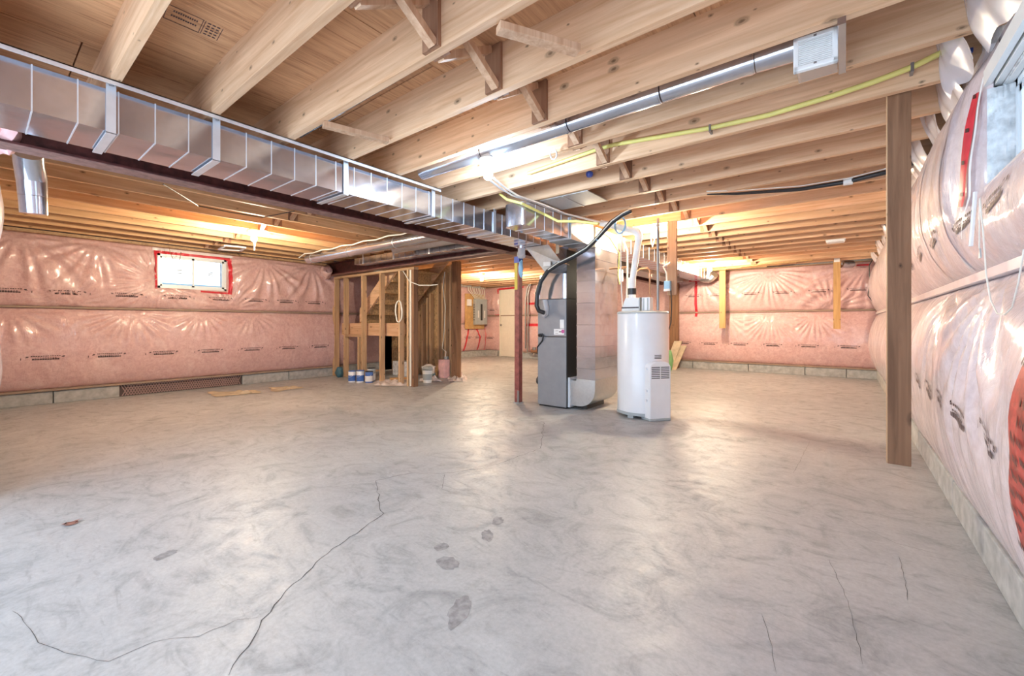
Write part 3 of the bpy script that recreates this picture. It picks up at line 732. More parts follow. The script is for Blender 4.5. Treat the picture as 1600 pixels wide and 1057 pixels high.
# ================================================================== DUCTS
def duct_run(root, x0, x1, z0, z1, y0, y1, step, mat, name='duct_section', jit=0.004):
    """sheet metal pieces joined by standing seams, along y"""
    L = step; hw, hh = (x1 - x0) / 2, (z1 - z0) / 2
    mb = MB().box(-hw, hw, 0, L, -hh, hh)
    e = 0.003
    mb.box(-hw - e, hw + e, L - 0.004, L + 0.001, -hh - e, hh + e)
    me = mb.mesh(name, mat); me.materials.append(M['strap']); n = int(round((y1 - y0) / L))
    for pg in me.polygons:
        if min(v_[1] for v_ in (me.vertices[i_].co for i_ in pg.vertices)) > L - 0.0045: pg.material_index = 1
    for k in range(n):
        o = obj(name, me, None, root, loc=Vector(((x0 + x1) / 2, y0 + k * L, (z0 + z1) / 2)) - wloc(root))
        o.rotation_euler = (random.uniform(-1, 1) * jit * 0.4, 0, random.uniform(-1, 1) * jit)


sd = thing('supply_duct', 'long shiny sheet metal supply duct hung under the near joists', 'duct', (-2.96, 0.0, 1.93))
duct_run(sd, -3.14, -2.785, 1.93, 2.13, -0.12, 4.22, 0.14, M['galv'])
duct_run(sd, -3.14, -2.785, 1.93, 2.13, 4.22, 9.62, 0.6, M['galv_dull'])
for k, y in enumerate((0.41, 0.845, 1.63, 2.44, 3.25)):
    h = thing('duct_hanger', 'bright steel strap hanging the supply duct, %s from the camera' % ORD[k], 'hanger', (-2.775, y, 1.92), 'straps hanging the supply duct')
    mb = MB().box(-2.779, -2.773, y - 0.018, y + 0.018, 1.918, 2.165).box(-3.15, -2.773, y - 0.018, y + 0.018, 1.916, 1.922)
    obj('strap', mb, M['strap'], h)
    obj('screw', MB().lathe((0, 0, 0), [(0.009, 0), (0.007, 0.006)], 10), M['steelpipe'], h, loc=(0.01, 0, 0.225))
st_ = thing('metal_angle', 'thin bright metal angle screwed under the joists above the supply duct', 'angle strip', (-2.74, 1.2, 2.15))
obj('flange', MB().box(-2.762, -2.722, -0.1, 2.48, 2.153, 2.158), M['strap'], st_); obj('lip', MB().box(-2.726, -2.722, -0.1, 2.48, 2.135, 2.158), M['strap'], st_)

rt = thing('return_duct', 'sheet metal return duct running past the furnace to the far wall', 'duct', (-2.35, 3.05, 1.89))
duct_run(rt, -2.47, -2.24, 1.89, 2.10, 3.05, 3.80, 0.15, M['galv'])
duct_run(rt, -2.49, -2.22, 1.88, 2.11, 3.815, 4.30, 0.24, M['galv_dull'])
duct_run(rt, -2.60, -2.24, 1.94, 2.12, 4.98, 9.6, 0.22, M['galv'])
# rounded near end
mb = MB(); prof = []
for k in range(9):
    tt = PI * k / 8; prof.append((-2.355 - 0.115 * math.cos(tt), 3.05 - 0.035 * math.sin(tt)))
mb.prism(prof, 'z', 1.892, 2.098); obj('end_cap', mb, M['galv'], rt, True)
obj('label', MB().box(-2.219, -2.2185, 3.97, 4.12, 1.93, 2.05), M['label_white'], rt)

rd = thing('return_drop', 'tall sheet metal return drop curving into the furnace base', 'duct', (-2.35, 4.67, 0))
n = 12
for k in range(n):
    z0 = 0.36 + k * (1.88 - 0.36) / n; z1 = z0 + (1.88 - 0.36) / n
    o = obj('duct_section', MB().box(-0.118, 0.118, -0.30, 0.30, 0, z1 - z0 - 0.004).box(-0.124, 0.124, -0.306, 0.306, z1 - z0 - 0.009, z1 - z0 - 0.001), M['galv'], rd, loc=(0, 0, z0))
    o.rotation_euler = (random.uniform(-1, 1) * 0.004, random.uniform(-1, 1) * 0.003, 0)
obj('duct_section', MB().box(-2.47, -2.232, 4.37, 4.97, 1.88, 2.11), M['galv_dull'], rd)
prof = [(-2.562, 0.34), (-2.562, 0.045), (-2.45, 0.045)]
for k in range(9):
    tt = -PI / 2 + PI / 2 * k / 8; prof.append((-2.43 + 0.20 * math.cos(tt), 0.245 + 0.20 * math.sin(tt)))
prof += [(-2.23, 0.36), (-2.47, 0.36), (-2.47, 0.34)]
obj('elbow_boot', MB().prism(prof, 'y', 4.362, 4.972), M['galv_dull'], rd, True)
obj('connector', MB().box(-2.570, -2.545, 4.34, 4.985, 0.02, 0.37), M['white_metal'], rd)
obj('foot', MB().box(-2.50, -2.38, 4.45, 4.9, 0.0, 0.05), M['dark_steel'], rd)

# round pipes and a flat duct left of the beam, under the joists
def pipe_things(name, label, pts, r, mat, bands, cat='pipe'):
    t_ = thing(name, label, cat, pts[0])
    obj('pipe_body', MB().tube(pts, r, 18), mat, t_, True)
    a, b = Vector(pts[0]), Vector(pts[-1])
    for q in bands:
        p = a.lerp(b, q); d = (b - a).normalized()
        obj('joint_band', MB().tube([p - d * 0.006, p + d * 0.006], r + 0.004, 18), M['galv_dull'], t_, True)
    return t_


pipe_things('round_duct', 'longest round metal duct crossing left of the beam, toward the left wall', [(-6.95, 3.42, 2.075), (-3.55, 3.46, 2.075)], 0.075, M['galv'], (0.05, 0.36, 0.68))
pipe_things('round_duct', 'shorter round metal duct beside the flat duct left of the beam', [(-5.0, 3.68, 2.06), (-3.55, 3.70, 2.06)], 0.06, M['galv_dull'], (0.02, 0.5))
fd = thing('flat_duct', 'flat ribbed metal duct hung beside the cross beam', 'duct', (-5.2, 3.98, 1.97))
mb = MB().box(0, 0.145, -0.10, 0.10, -0.05, 0.05).box(0.139, 0.147, -0.104, 0.104, -0.054, 0.054); me = mb.mesh('duct_section', M['galv'])
for k in range(19): obj('duct_section', me, None, fd, loc=(-6.35 + 0.147 * k + 5.2, 0, 0.06)).rotation_euler = (random.uniform(-0.012, 0.012), 0, 0)
for k in range(3): obj('hanger_strap', MB().box(-6.115 + k * 0.8, -6.085 + k * 0.8, 3.874, 3.878, 1.97, 2.18), M['strap'], fd)
mb = MB()
wv = [(-7.1, 3.33, 2.10)] + [(-6.9 + 0.28 * i, 3.33 - 0.0 * i, 2.15 - 0.02 * (i % 2)) for i in range(13)]
tag(obj('white_cable', MB().tube(wv, 0.009, 6), M['wire'], None, True), 'white cable draped along the longest round duct', 'cable')

# take-off elbow by the near wall
el = thing('duct_elbow', 'round metal duct elbow dropping below the joists at the left edge', 'duct', (-4.15, 0.28, 1.7))
ec = Vector((-3.98, 0.235, 0))
obj('elbow_top', MB().tube([(-3.86, 0.205, 2.03), (-3.91, 0.21, 1.985), (-3.95, 0.22, 1.93), (-3.965, 0.225, 1.90)], [0.066, 0.067, 0.068, 0.069], 20), M['galv'], el, True)
obj('elbow_lower', MB().tube([(-3.965, 0.225, 1.895), (-3.975, 0.23, 1.80)], [0.067, 0.065], 20), M['galv'], el, True)
obj('spout', MB().tube([(-3.975, 0.23, 1.797), (-3.985, 0.235, 1.69)], [0.064, 0.062], 20), M['galv'], el, True)

# exhaust pipe and fan grille between the near right joists
ex_ = thing('exhaust_pipe', 'blue-grey round exhaust pipe in the joist bay above the near bulb', 'pipe', (-1.4, 2.22, 2.2))
xs = [-2.66, -2.0, -1.3, -0.75, -0.32]
for a, b in zip(xs, xs[1:]): obj('pipe_length', MB().tube([(a + 0.004, 2.225, 2.215), (b - 0.004, 2.225, 2.215)], 0.055, 18).tube([(b - 0.03, 2.225, 2.215), (b - 0.012, 2.225, 2.215)], 0.058, 18), M['galv'], ex_, True)
fan = thing('exhaust_fan', 'white louvred exhaust fan cover screwed under the near joists', 'fan', (-0.10, 2.22, 2.15))
fr = 0.125
obj('housing', MB().box(-0.165, -0.025, 2.142, 2.33, 2.10, 2.28), M['galv'], fan)
cov = bpy.data.objects.new('cover', None); COL.objects.link(cov); cov.parent = fan; cov.location = (0.005, -0.10, -0.028); cov.rotation_euler = (math.radians(-6), 0, math.radians(4))
W, H = 0.074, 0.074
gm = MB().box(-W, W, 0, 0.022, -H, -H + 0.022).box(-W, W, 0, 0.022, H - 0.02, H).box(-W, -W + 0.018, 0, 0.022, -H, H).box(W - 0.018, W, 0, 0.022, -H, H)
obj('cover_frame', gm, M['white_plastic'], cov, bevel=0.004, loc=(0, 0, 0))
obj('backing', MB().box(-W + 0.016, W - 0.016, 0.016, 0.021, -H + 0.02, H - 0.018), M['slot'], cov, loc=(0, 0, 0))
lv = MB().box(-W + 0.018, W - 0.018, 0.004, 0.014, 0, 0.0055).mesh('louvre', M['white_plastic'])
for k in range(13): obj('louvre', lv, None, cov, loc=(0, 0, -H + 0.024 + k * 0.0081))
for zq in (-H + 0.016, H - 0.013): obj('screw', MB().box(-0.005, 0.005, -0.002, 0.002, zq - 0.004, zq + 0.004), M['steelpipe'], cov, loc=(0, 0, 0))
obj('mounting_rail', MB().box(-0.022, 0.004, 2.02, 2.42, 2.130, 2.158), M['galv'], fan)
obj('collar', MB().tube([(-0.32, 2.225, 2.215), (-0.165, 2.225, 2.215)], [0.055, 0.06], 18), M['galv'], fan, True)
# sheet metal panning under a far bay
pn = thing('joist_panning', 'flat sheet metal closing a joist bay above the return duct', 'sheet metal', (-2.0, 3.6, HJ))
a, b, c, d = P(850, 315, z=2.153), P(915, 300, z=2.153), P(945, 313, z=2.153), P(898, 331, z=2.153)
mb = MB(); mb.add([(-2.24, 3.27, 2.150), (-1.74, 3.27, 2.150), (-1.74, 3.66, 2.150), (-2.24, 3.66, 2.150), (-2.24, 3.27, 2.157), (-1.74, 3.27, 2.157), (-1.74, 3.66, 2.157), (-2.24, 3.66, 2.157)],
                  [(0, 3, 2, 1), (4, 5, 6, 7), (0, 1, 5, 4), (1, 2, 6, 5), (2, 3, 7, 6), (3, 0, 4, 7)])
obj('pan', mb, M['galv_dull'], pn); obj('hem', MB().box(-2.0, -1.985, 3.27, 3.66, 2.144, 2.150), M['galv_dull'], pn)

# ================================================================== FURNACE
fx0, fx1, fy0, fy1 = -2.975, -2.572, 4.30, 5.0
fu = thing('furnace', 'tall grey gas furnace beside the sheet metal return drop', 'furnace', (-2.77, 4.6, 0))
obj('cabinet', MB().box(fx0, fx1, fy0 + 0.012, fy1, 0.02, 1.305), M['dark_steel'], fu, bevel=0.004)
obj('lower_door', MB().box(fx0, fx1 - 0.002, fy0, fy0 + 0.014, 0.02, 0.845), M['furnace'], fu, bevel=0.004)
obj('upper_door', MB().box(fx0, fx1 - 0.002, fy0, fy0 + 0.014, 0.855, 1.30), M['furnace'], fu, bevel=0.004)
obj('base', MB().box(fx0 + 0.01, fx1 - 0.01, fy0 + 0.02, fy1, 0, 0.02), M['black'], fu)
q = obj('rating_label', MB().box(-2.74, -2.60, fy0 - 0.0015, fy0 + 0.001, 0.875, 0.945), M['label_white'], fu)
obj('label_print', MB().box(-2.668, -2.635, fy0 - 0.0022, fy0 - 0.001, 0.905, 0.917).box(-2.72, -2.68, fy0 - 0.0022, fy0 - 0.001, 0.89, 0.894).box(-2.72, -2.68, fy0 - 0.0022, fy0 - 0.001, 0.92, 0.924), M['ink'], q)
obj('badge', MB().lathe((0, 0, 0), [(0.022, 0), (0.022, 0.002)], 16), M['magenta'], q, loc=(-2.615, fy0 - 0.001, 0.915)).rotation_euler = (PI / 2, 0, 0)
obj('rating_label', MB().box(-2.655, -2.60, fy0 - 0.0015, fy0 + 0.001, 0.95, 1.055), M['label_white'], fu)
obj('clear_elbow', MB().tube([(-2.86, fy0 - 0.02, 1.29), (-2.83, fy0 - 0.022, 1.2), (-2.84, fy0 - 0.02, 1.12), (-2.88, fy0 - 0.02, 1.10)], [0.035, 0.033, 0.03, 0.028], 12), M['bag'], fu, True)
obj('gas_cord', MB().tube([(-2.95, fy0 - 0.015, 0.86), (-2.92, fy0 - 0.03, 0.88), (-2.88, fy0 - 0.02, 0.87), (-2.90, fy0 - 0.012, 0.80), (-2.98, fy0 + 0.0, 0.72), (-3.0, fy0 + 0.05, 0.62)], 0.009, 8), M['black'], fu, True)
obj('plug', MB().tube([(-2.955, fy0 - 0.008, 0.865), (-2.90, fy0 - 0.012, 0.87)], 0.018, 10), M['black'], fu, True)
obj('blower_port', MB().tube([(fx0 - 0.04, 4.37, 0.30), (fx0, 4.37, 0.30)], 0.05, 16), M['black'], fu, True)
# coil plenum with a bowed bright front
pl = thing('furnace_plenum', 'shiny sheet metal plenum standing on the grey furnace', 'plenum', (-2.77, 4.6, 1.306))
prof = [(fx0 + 0.01, 4.95), (fx1, 4.95), (fx1, 4.315)]
for k in range(9):
    tt = PI * k / 8; prof.append((-2.772 + 0.19 * math.cos(tt), 4.315 - 0.012 * math.sin(tt)))
prof.append((fx0 + 0.01, 4.32))
obj('lower_case', MB().prism(prof, 'z', 1.306, 1.60), M['galv'], pl, True)
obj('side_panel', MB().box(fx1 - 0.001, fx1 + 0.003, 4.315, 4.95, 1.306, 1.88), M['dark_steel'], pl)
obj('upper_case', MB().box(fx0 + 0.06, fx1 - 0.003, 4.36, 4.94, 1.60, 1.93), M['galv'], pl)
mb = MB().add([(-3.03, 4.12, 1.925), (-2.70, 4.12, 1.925), (-2.56, 4.20, 1.70), (-2.80, 4.20, 1.62), (-3.03, 4.36, 1.925), (-2.70, 4.36, 1.925), (-2.56, 4.36, 1.70), (-2.80, 4.36, 1.62)],
              [(0, 1, 2, 3), (7, 6, 5, 4), (0, 4, 5, 1), (1, 5, 6, 2), (2, 6, 7, 3), (3, 7, 4, 0)])
obj('sloped_transition', mb, M['galv_dull'], pl)
q = P(856, 413, y=4.17); obj('label', MB().box(q.x - 0.05, q.x + 0.05, 4.150, 4.153, q.z - 0.025, q.z + 0.025), M['label_white'], pl)
q = P(871, 389, y=4.15); obj('label', MB().box(q.x - 0.022, q.x + 0.022, 4.150, 4.153, q.z - 0.055, q.z + 0.055), M['cardboard'], pl)
# thick black hose
hp = [P(u, v, y=4.17) for u, v in ((986, 329), (972, 336), (955, 348), (930, 376), (915, 390), (895, 402), (872, 413), (856, 424), (845, 440), (839.5, 460), (838.5, 478), (842, 486), (850, 489))]
hs = thing('black_hose', 'thick black hose arching from the joists down to the furnace', 'hose', hp[-1])
obj('hose_body', MB().tube(hp, 0.026, 12), M['black'], hs, True); obj('coupling', MB().tube([hp[9], hp[9] + (hp[8] - hp[9]) * 0.7], 0.031, 12), M['black'], hs, True)
for k in (3, 6): obj('tie', MB().tube([hp[k] - (hp[k + 1] - hp[k]) * 0.2, hp[k] + (hp[k + 1] - hp[k]) * 0.2], 0.025, 12), M['cyan'], hs, True)
tag(obj('thin_cable', MB().tube([p + Vector((0.02, -0.028, 0.012)) for p in hp[:8]], 0.006, 6), M['wire'], None, True), 'thin white cable running along the thick black hose', 'cable')

# ================================================================== COLUMN
co = thing('steel_column', 'red steel column under the beam with a yellow sticker', 'column', (-3.28, 4.30, 0))
cx, cyy = -3.275, 4.30
obj('shaft', MB().box(cx - 0.036, cx + 0.036, cyy - 0.036, cyy + 0.036, 0.008, 1.85), M['column_red'], co, bevel=0.004)
obj('base_plate', MB().box(cx - 0.05, cx + 0.05, cyy - 0.05, cyy + 0.05, 0, 0.008), M['grey'], co)
obj('weld_bracket', MB().box(cx + 0.01, cx + 0.04, cyy - 0.042, cyy - 0.036, 0.008, 0.16), M['steelpipe'], co)
obj('yellow_sticker', MB().box(cx - 0.033, cx + 0.012, cyy - 0.039, cyy - 0.0365, 1.44, 1.78), M['label_yellow'], co)
obj('blue_wrap', MB().box(cx - 0.04, cx + 0.04, cyy - 0.04, cyy + 0.04, 1.78, 1.86), M['blue'], co)
obj('screw_jack', MB().lathe((cx, cyy, 0), [(0.02, 1.85), (0.02, 1.92)], 14), M['steelpipe'], co, True)
obj('top_plate', MB().box(cx - 0.16, cx + 0.06, cyy - 0.06, cyy + 0.06, 1.916, 1.927), M['oxide'], co)
jr = thing('clear_jar', 'clear plastic cup hanging below the supply duct by the red column', 'cup', (-3.18, 4.2, 1.77))
jc = P(815, 388, y=4.1); obj('cup', MB().lathe((jc.x, 4.1, 0), [(0.04, 1.80), (0.052, 1.83), (0.046, 1.84), (0.044, 1.925)], 18), M['bag'], jr, True)
obj('collar', MB().lathe((jc.x, 4.1, 0), [(0.05, 1.915), (0.05, 1.93)], 18), M['galv'], jr, True)
tag(obj('blue_bag', blob((-3.205, 4.26, 1.70), (0.03, 0.025, 0.10), 6.6), M['cyan'], None, True), 'small pale blue plastic bag hung beside the red column', 'bag')

# ================================================================== WATER HEATER
hx, hy = -1.758, 4.575
wh = thing('water_heater', 'white cylindrical water heater with a louvred front cover', 'water heater', (hx, hy, 0))
obj('tank', MB().lathe((hx, hy, 0), [(0.255, 0.055), (0.272, 0.065), (0.272, 1.115), (0.262, 1.135)], 56), M['white_metal'], wh, True)
obj('top_rim', MB().lathe((hx, hy, 0), [(0.275, 1.112), (0.275, 1.128), (0.262, 1.14), (0.02, 1.145)], 56), M['grey'], wh, True)
obj('base_ring', MB().lathe((hx, hy, 0), [(0.25, 0.03), (0.276, 0.034), (0.276, 0.062), (0.268, 0.066)], 56), M['grey'], wh, True)
for k in range(3):
    tt = k * 2 * PI / 3 - 1.75; obj('foot', MB().box(hx + 0.22 * math.cos(tt) - 0.03, hx + 0.22 * math.cos(tt) + 0.03, hy + 0.22 * math.sin(tt) - 0.03, hy + 0.22 * math.sin(tt) + 0.03, 0, 0.034), M['grey'], wh)
# front cover: local x to the right, -y to the viewer
cv = bpy.data.objects.new('front_cover', None); COL.objects.link(cv); cv.parent = wh
tc_ = P(1030, 600, y=4.3); dirv = Vector((tc_.x - hx, 4.28 - hy, 0)).normalized()
dirv = Vector((0.80, -0.60, 0)); cv.location = dirv * 0.262 ; cv.rotation_euler = (0, 0, math.atan2(dirv.x, -dirv.y))
prof = [(-0.125, 0.02), (0.125, 0.02), (0.125, 0.56)]
for k in range(7):
    tt = PI * k / 6; prof.append((0.117 * math.cos(tt), 0.575 + 0.045 * math.sin(tt)))
prof.append((-0.125, 0.56))
obj('shroud', MB().prism(prof, 'y', -0.07, 0.09), M['white_metal'], cv, bevel=0.012, loc=(0, 0, 0))
obj('skirt', MB().box(-0.127, 0.127, -0.074, 0.09, 0.0, 0.03), M['grey'], cv, bevel=0.01, loc=(0, 0, 0))
for i in range(2):
    for k in range(7):
        x0 = -0.105 + i * 0.11; z0 = 0.44 + k * 0.0185
        obj('louvre_slot', MB().box(x0, x0 + 0.098, -0.0722, -0.068, z0, z0 + 0.0095), M['slot'], cv, loc=(0, 0, 0))
for z0 in (0.20, 0.30, 0.53): obj('clip', MB().box(-0.140, -0.122, -0.03, 0.0, z0, z0 + 0.02), M['white_metal'], cv, loc=(0, 0, 0))
for z0 in (0.64, 0.655, 0.672): obj('vent_slot', MB().box(-0.03, 0.05, -0.013, 0.02, z0, z0 + 0.007), M['slot'], cv, loc=(0, 0, 0))
# things on the top: draft inducer, junction box, pipes
dh = thing('draft_inducer', 'white vent blower box on top of the water heater', 'vent blower', (-1.84, 4.52, 1.145))
mb = MB().prism([(-1.955, 1.146), (-1.755, 1.146), (-1.755, 1.26), (-1.775, 1.29), (-1.905, 1.29), (-1.925, 1.25)], 'y', 4.46, 4.60); obj('body', mb, M['white_plastic'], dh)
obj('dark_band', MB().box(-1.953, -1.753, 4.455, 4.461, 1.175, 1.19), M['slot'], dh); obj('side_plate', MB().box(-1.754, -1.74, 4.45, 4.6, 1.146, 1.29), M['grey'], dh)
cb_ = thing('control_box', 'small grey control box on the water heater beside the vent blower', 'control box', (-1.68, 4.5, 1.145))
obj('box', MB().box(-1.725, -1.635, 4.46, 4.56, 1.145, 1.29), M['white_metal'], cb_, bevel=0.004); obj('stripe', MB().box(-1.715, -1.695, 4.457, 4.461, 1.15, 1.28).box(-1.665, -1.65, 4.457, 4.461, 1.15, 1.28), M['grey'], cb_)
vp = thing('vent_pipe', 'white plastic vent pipe rising from the water heater to the joists', 'pipe', (-1.86, 4.55, 1.29))
obj('lower_pipe', MB().tube([(-1.87, 4.55, 1.28), (-1.87, 4.55, 1.52)], 0.042, 18), M['white_plastic'], vp, True)
obj('rubber_coupling', MB().tube([(-1.87, 4.55, 1.33), (-1.87, 4.55, 1.40)], 0.048, 18), M['black'], vp, True)
obj('riser', MB().tube([(-1.86, 4.55, 1.52), (-1.79, 4.55, 1.97)], 0.034, 18), M['white_plastic'], vp, True)
obj('elbow', MB().tube([(-1.80, 4.55, 1.93), (-1.79, 4.55, 1.98), (-1.81, 4.54, 2.02), (-1.85, 4.52, 2.045)], 0.042, 18), M['white_plastic'], vp, True)
obj('upper_pipe', MB().tube([(-1.83, 4.53, 2.035), (-2.15, 4.33, 2.135)], 0.034, 18), M['white_plastic'], vp, True)
cl = thing('pipe_clamp_ring', 'blue-grey strap ring hanging off the vent pipe near the hose', 'strap', (-1.98, 4.42, 2.03))
q = P(969, 352, y=4.35); obj('ring', MB().tube([q + Vector((0.06 * math.cos(t_), 0.0, 0.09 * math.sin(t_))) for t_ in [PI * 2 * k / 16 for k in range(17)]], 0.010, 6), M['cyan'], cl, True)
gp = thing('gas_riser', 'dark steel gas pipe running from the joists to the water heater', 'pipe', (-1.62, 4.6, 1.1))
obj('pipe', MB().tube([(-1.58, 4.55, 2.14), (-1.58, 4.55, 1.15)], 0.014, 10), M['steelpipe'], gp, True)
cp = thing('copper_line', 'copper water line bent over the water heater', 'pipe', (-1.74, 4.68, 1.15))
obj('pipe', MB().tube([(-1.87, 4.68, 1.60), (-1.83, 4.68, 1.63), (-1.74, 4.68, 1.63), (-1.715, 4.68, 1.60), (-1.715, 4.68, 1.15)], 0.011, 8), M['copper'], cp, True)
obj('valve', MB().tube([(-1.715, 4.68, 1.52), (-1.715, 4.68, 1.57)], 0.018, 10), M['copper'], cp, True)
cp = thing('water_line', 'pale braided water line rising left of the vent pipe', 'pipe', (-2.0, 4.7, 1.15))
obj('pipe', MB().tube([(-1.99, 4.68, 1.14), (-1.98, 4.68, 1.5), (-1.98, 4.68, 1.85), (-2.02, 4.62, 2.0), (-2.10, 4.55, 2.13)], 0.012, 8), M['wire'], cp, True)
q = P(988, 425, y=4.7); obj('canister', MB().lathe((-2.06, 4.68, 0), [(0.028, 1.50), (0.028, 1.63), (0.012, 1.65)], 14), M['white_plastic'], cp, True)
obj('tee', MB().tube([(-2.2, 4.68, 1.66), (-2.06, 4.68, 1.66), (-1.98, 4.68, 1.66)], 0.012, 8), M['copper'], cp, True)
for k, (dx, lab) in enumerate(((-0.13, 'yellow wire dropping behind the vent pipe'), (-0.05, 'tan wire dropping close beside the vent pipe'))):
    tag(obj('loose_wire', MB().tube([(-2.25 + 0.3 * k, 4.45, 2.1), (-2.1 + 0.15 * k, 4.47, 1.98), (-2.0 + 0.02 * k, 4.5, 1.80), (-1.96 + dx * 0.4, 4.5, 1.55), (-1.95 + dx * 0.4, 4.52, 1.2 + 0.25 * (1 - k))], 0.007, 6), M['yellow'] if k == 0 else M['wire'], None, True), lab, 'wire')
# hanging board beside the heater, with a switch box on it
hb = thing('hanging_board', 'pale brown board hanging from the joists behind the water heater', 'board', (-1.52, 4.93, 1.33), 'boards hanging from the joists')
obj('plank', MB().box(-1.585, -1.485, 4.87, 4.91, 1.33, 2.20), M['mid_board'], hb, bevel=0.003)
sb = thing('switch_box', 'pale blue electrical box on the hanging board by the water heater', 'electrical box', (-1.62, 4.85, 1.38))
q = P(1043, 447, y=4.84); obj('box', MB().box(q.x - 0.034, q.x + 0.034, 4.82, 4.868, q.z - 0.055, q.z + 0.055), M['cyan'], sb, bevel=0.004)
obj('cover', MB().box(q.x - 0.034, q.x + 0.034, 4.814, 4.82, q.z - 0.06, q.z - 0.035), M['white_plastic'], sb)
obj('conduit', MB().tube([(q.x - 0.01, 4.845, q.z + 0.05), (q.x - 0.012, 4.845, q.z + 0.15), (q.x - 0.05, 4.845, q.z + 0.22), (q.x + 0.03, 4.845, q.z + 0.26)], 0.010, 8), M['wire'], sb, True)
tag(obj('power_cord', MB().tube([(q.x + 0.03, 4.86, q.z - 0.05), (q.x + 0.04, 4.86, 1.2), (q.x + 0.035, 4.85, 1.02), (q.x + 0.02, 4.82, 0.94)], 0.006, 6), M['black'], None, True), 'black cord hanging below the pale blue electrical box', 'cord')

# ================================================================== HANGING BOARDS, POSTS
for nm, x0, x1, y0, y1, z0, z1, mt, lab in (
        ('hanging_board', 0.172, 0.262, 2.90, 2.938, 0.285, HJ + 0.19, 'brown_board', 'dark brown board hanging from the joist against the right wall'),
        ('hanging_board', -2.075, -1.955, 9.727 - 0.04, 9.727, 0.915, HJ + 0.12, 'tan_board', 'tan board hanging on the far wall, left of the wrinkle fan'),
        ('hanging_board', -0.165, -0.06, 9.727 - 0.04, 9.727, 0.915, HJ + 0.03, 'tan_board', 'tan board hanging on the far wall with a white bracket on top')):
    h = thing(nm, lab, 'board', ((x0 + x1) / 2, y0, z0), 'boards hanging from the joists')
    obj('plank', MB().box(x0, x1, y0, y1, z0, z1), M[mt], h, bevel=0.003)
    if mt == 'brown_board': obj('pale_edge', MB().box(x0 - 0.003, x0 + 0.001, y0 + 0.002, y1 - 0.002, z0 + 0.004, z1), M['stud'], h)
    if 'bracket' in lab: obj('bracket', MB().box(x0 + 0.01, x1 - 0.01, y0 - 0.02, y1, z1 - 0.06, z1 + 0.05), M['white_plastic'], h)
pp = thing('built_up_post', 'dark brown built-up wood post under the far end of the steel beam', 'post', (-3.1, 9.93, 0))
for k in range(3): obj('ply', MB().box(-3.16 + k * 0.062, -3.10 + k * 0.062, 9.86, 9.98, 0, 1.93), M['brown_board'], pp)
for k, (u0, u1, v0) in enumerate(((1040, 1052, 528), (1049, 1059, 540))):
    a, b = P(u0, 570, y=9.6), P(u1, 570, y=9.6)
    tag(obj('leaning_panel', MB().add([(a.x, 9.5, 0), (b.x, 9.5, 0), (b.x + 0.12, 9.85, 0.62 - 0.1 * k), (a.x + 0.12, 9.85, 0.62 - 0.1 * k), (a.x, 9.47, 0), (b.x, 9.47, 0), (b.x + 0.12, 9.82, 0.62 - 0.1 * k), (a.x + 0.12, 9.82, 0.62 - 0.1 * k)],
        [(0, 1, 2, 3), (7, 6, 5, 4), (0, 4, 5, 1), (1, 5, 6, 2), (2, 6, 7, 3), (3, 7, 4, 0)]), M['cardboard']), ('wider ' if k == 0 else 'narrower ') + 'scrap panel leaning by the post behind the water heater', 'panel')
tag(obj('green_bag', blob((-2.95, 9.2, 0.22), (0.07, 0.07, 0.2), 3.3), M['leaf'], None, True), 'green plastic bag standing behind the water heater', 'bag')

# ================================================================== STAIR AND ITS STUD WALL
sw = thing('stair_stud_wall', 'open stud wall left of the corner studs, under the cross beam', 'stud wall', (-6.6, 4.36, 0))
for x in (-7.845, -7.79, -7.45, -6.86, -6.31, -5.78): obj('stud', MB().box(x, x + 0.038, 4.325, 4.415, 0.0, 1.875), M['stud'], sw, bevel=0.002)
obj('top_plate', MB().box(-7.85, -5.38, 4.325, 4.415, 1.875, 1.915), M['plate'], sw)
obj('cripple_stud', MB().box(-6.98, -6.942, 4.325, 4.415, 0, 0.77), M['stud'], sw); obj('ledger', MB().box(-7.41, -6.86, 4.33, 4.41, 0.77, 0.805), M['plate'], sw)
cpst = thing('corner_studs', 'pair of corner studs with a pale edge in front of the stair', 'studs', (-5.45, 4.37, 0))
obj('stud', MB().box(-5.56, -5.515, 4.325, 4.415, 0, 1.875), M['stud'], cpst); obj('stud', MB().box(-5.475, -5.385, 4.325, 4.415, 0, 1.875), M['brown_board'], cpst, bevel=0.002)
obj('pale_edge', MB().box(-5.478, -5.440, 4.316, 4.325, 0.01, 1.87), M['door'], cpst)
ps = thing('stair_post', 'brown wooden post ending the stair framing, wrapped in plastic at its foot', 'post', (-5.66, 5.55, 0))
obj('post', MB().box(-5.73, -5.60, 5.48, 5.60, 0, HJ), M['brown_board'], ps, bevel=0.003)
sw3 = thing('stair_rear_wall', 'stud wall below and behind the rear stair stringer', 'stud wall', (-6.6, 5.6, 0))
for k, (x, zt) in enumerate(((-7.1, 1.0), (-6.80, 1.26), (-6.64, 1.40), (-6.49, 1.52), (-6.40, 1.60), (-6.17, 1.78), (-6.05, 1.9), (-5.97, 1.95), (-5.83, 2.12))): obj('stud', MB().box(x, x + 0.038, 5.52, 5.61, 0, zt), M['stud'], sw3)
obj('chipboard_sheet', MB().box(-7.74, -6.60, 5.62, 5.632, 0.0, 2.12), M['osb'], sw3)
obj('chipboard_sheet', MB().box(-6.595, -5.76, 5.62, 5.632, 0.0, 2.12), M['osb'], sw3)
obj('bottom_plate', MB().box(-7.1, -5.75, 5.52, 5.61, 0, 0.038), M['plate'], sw3) if False else None
sr = thing('staircase', 'wooden stair flight rising to the right from a landing', 'stairs', (-6.9, 5.0, 0))
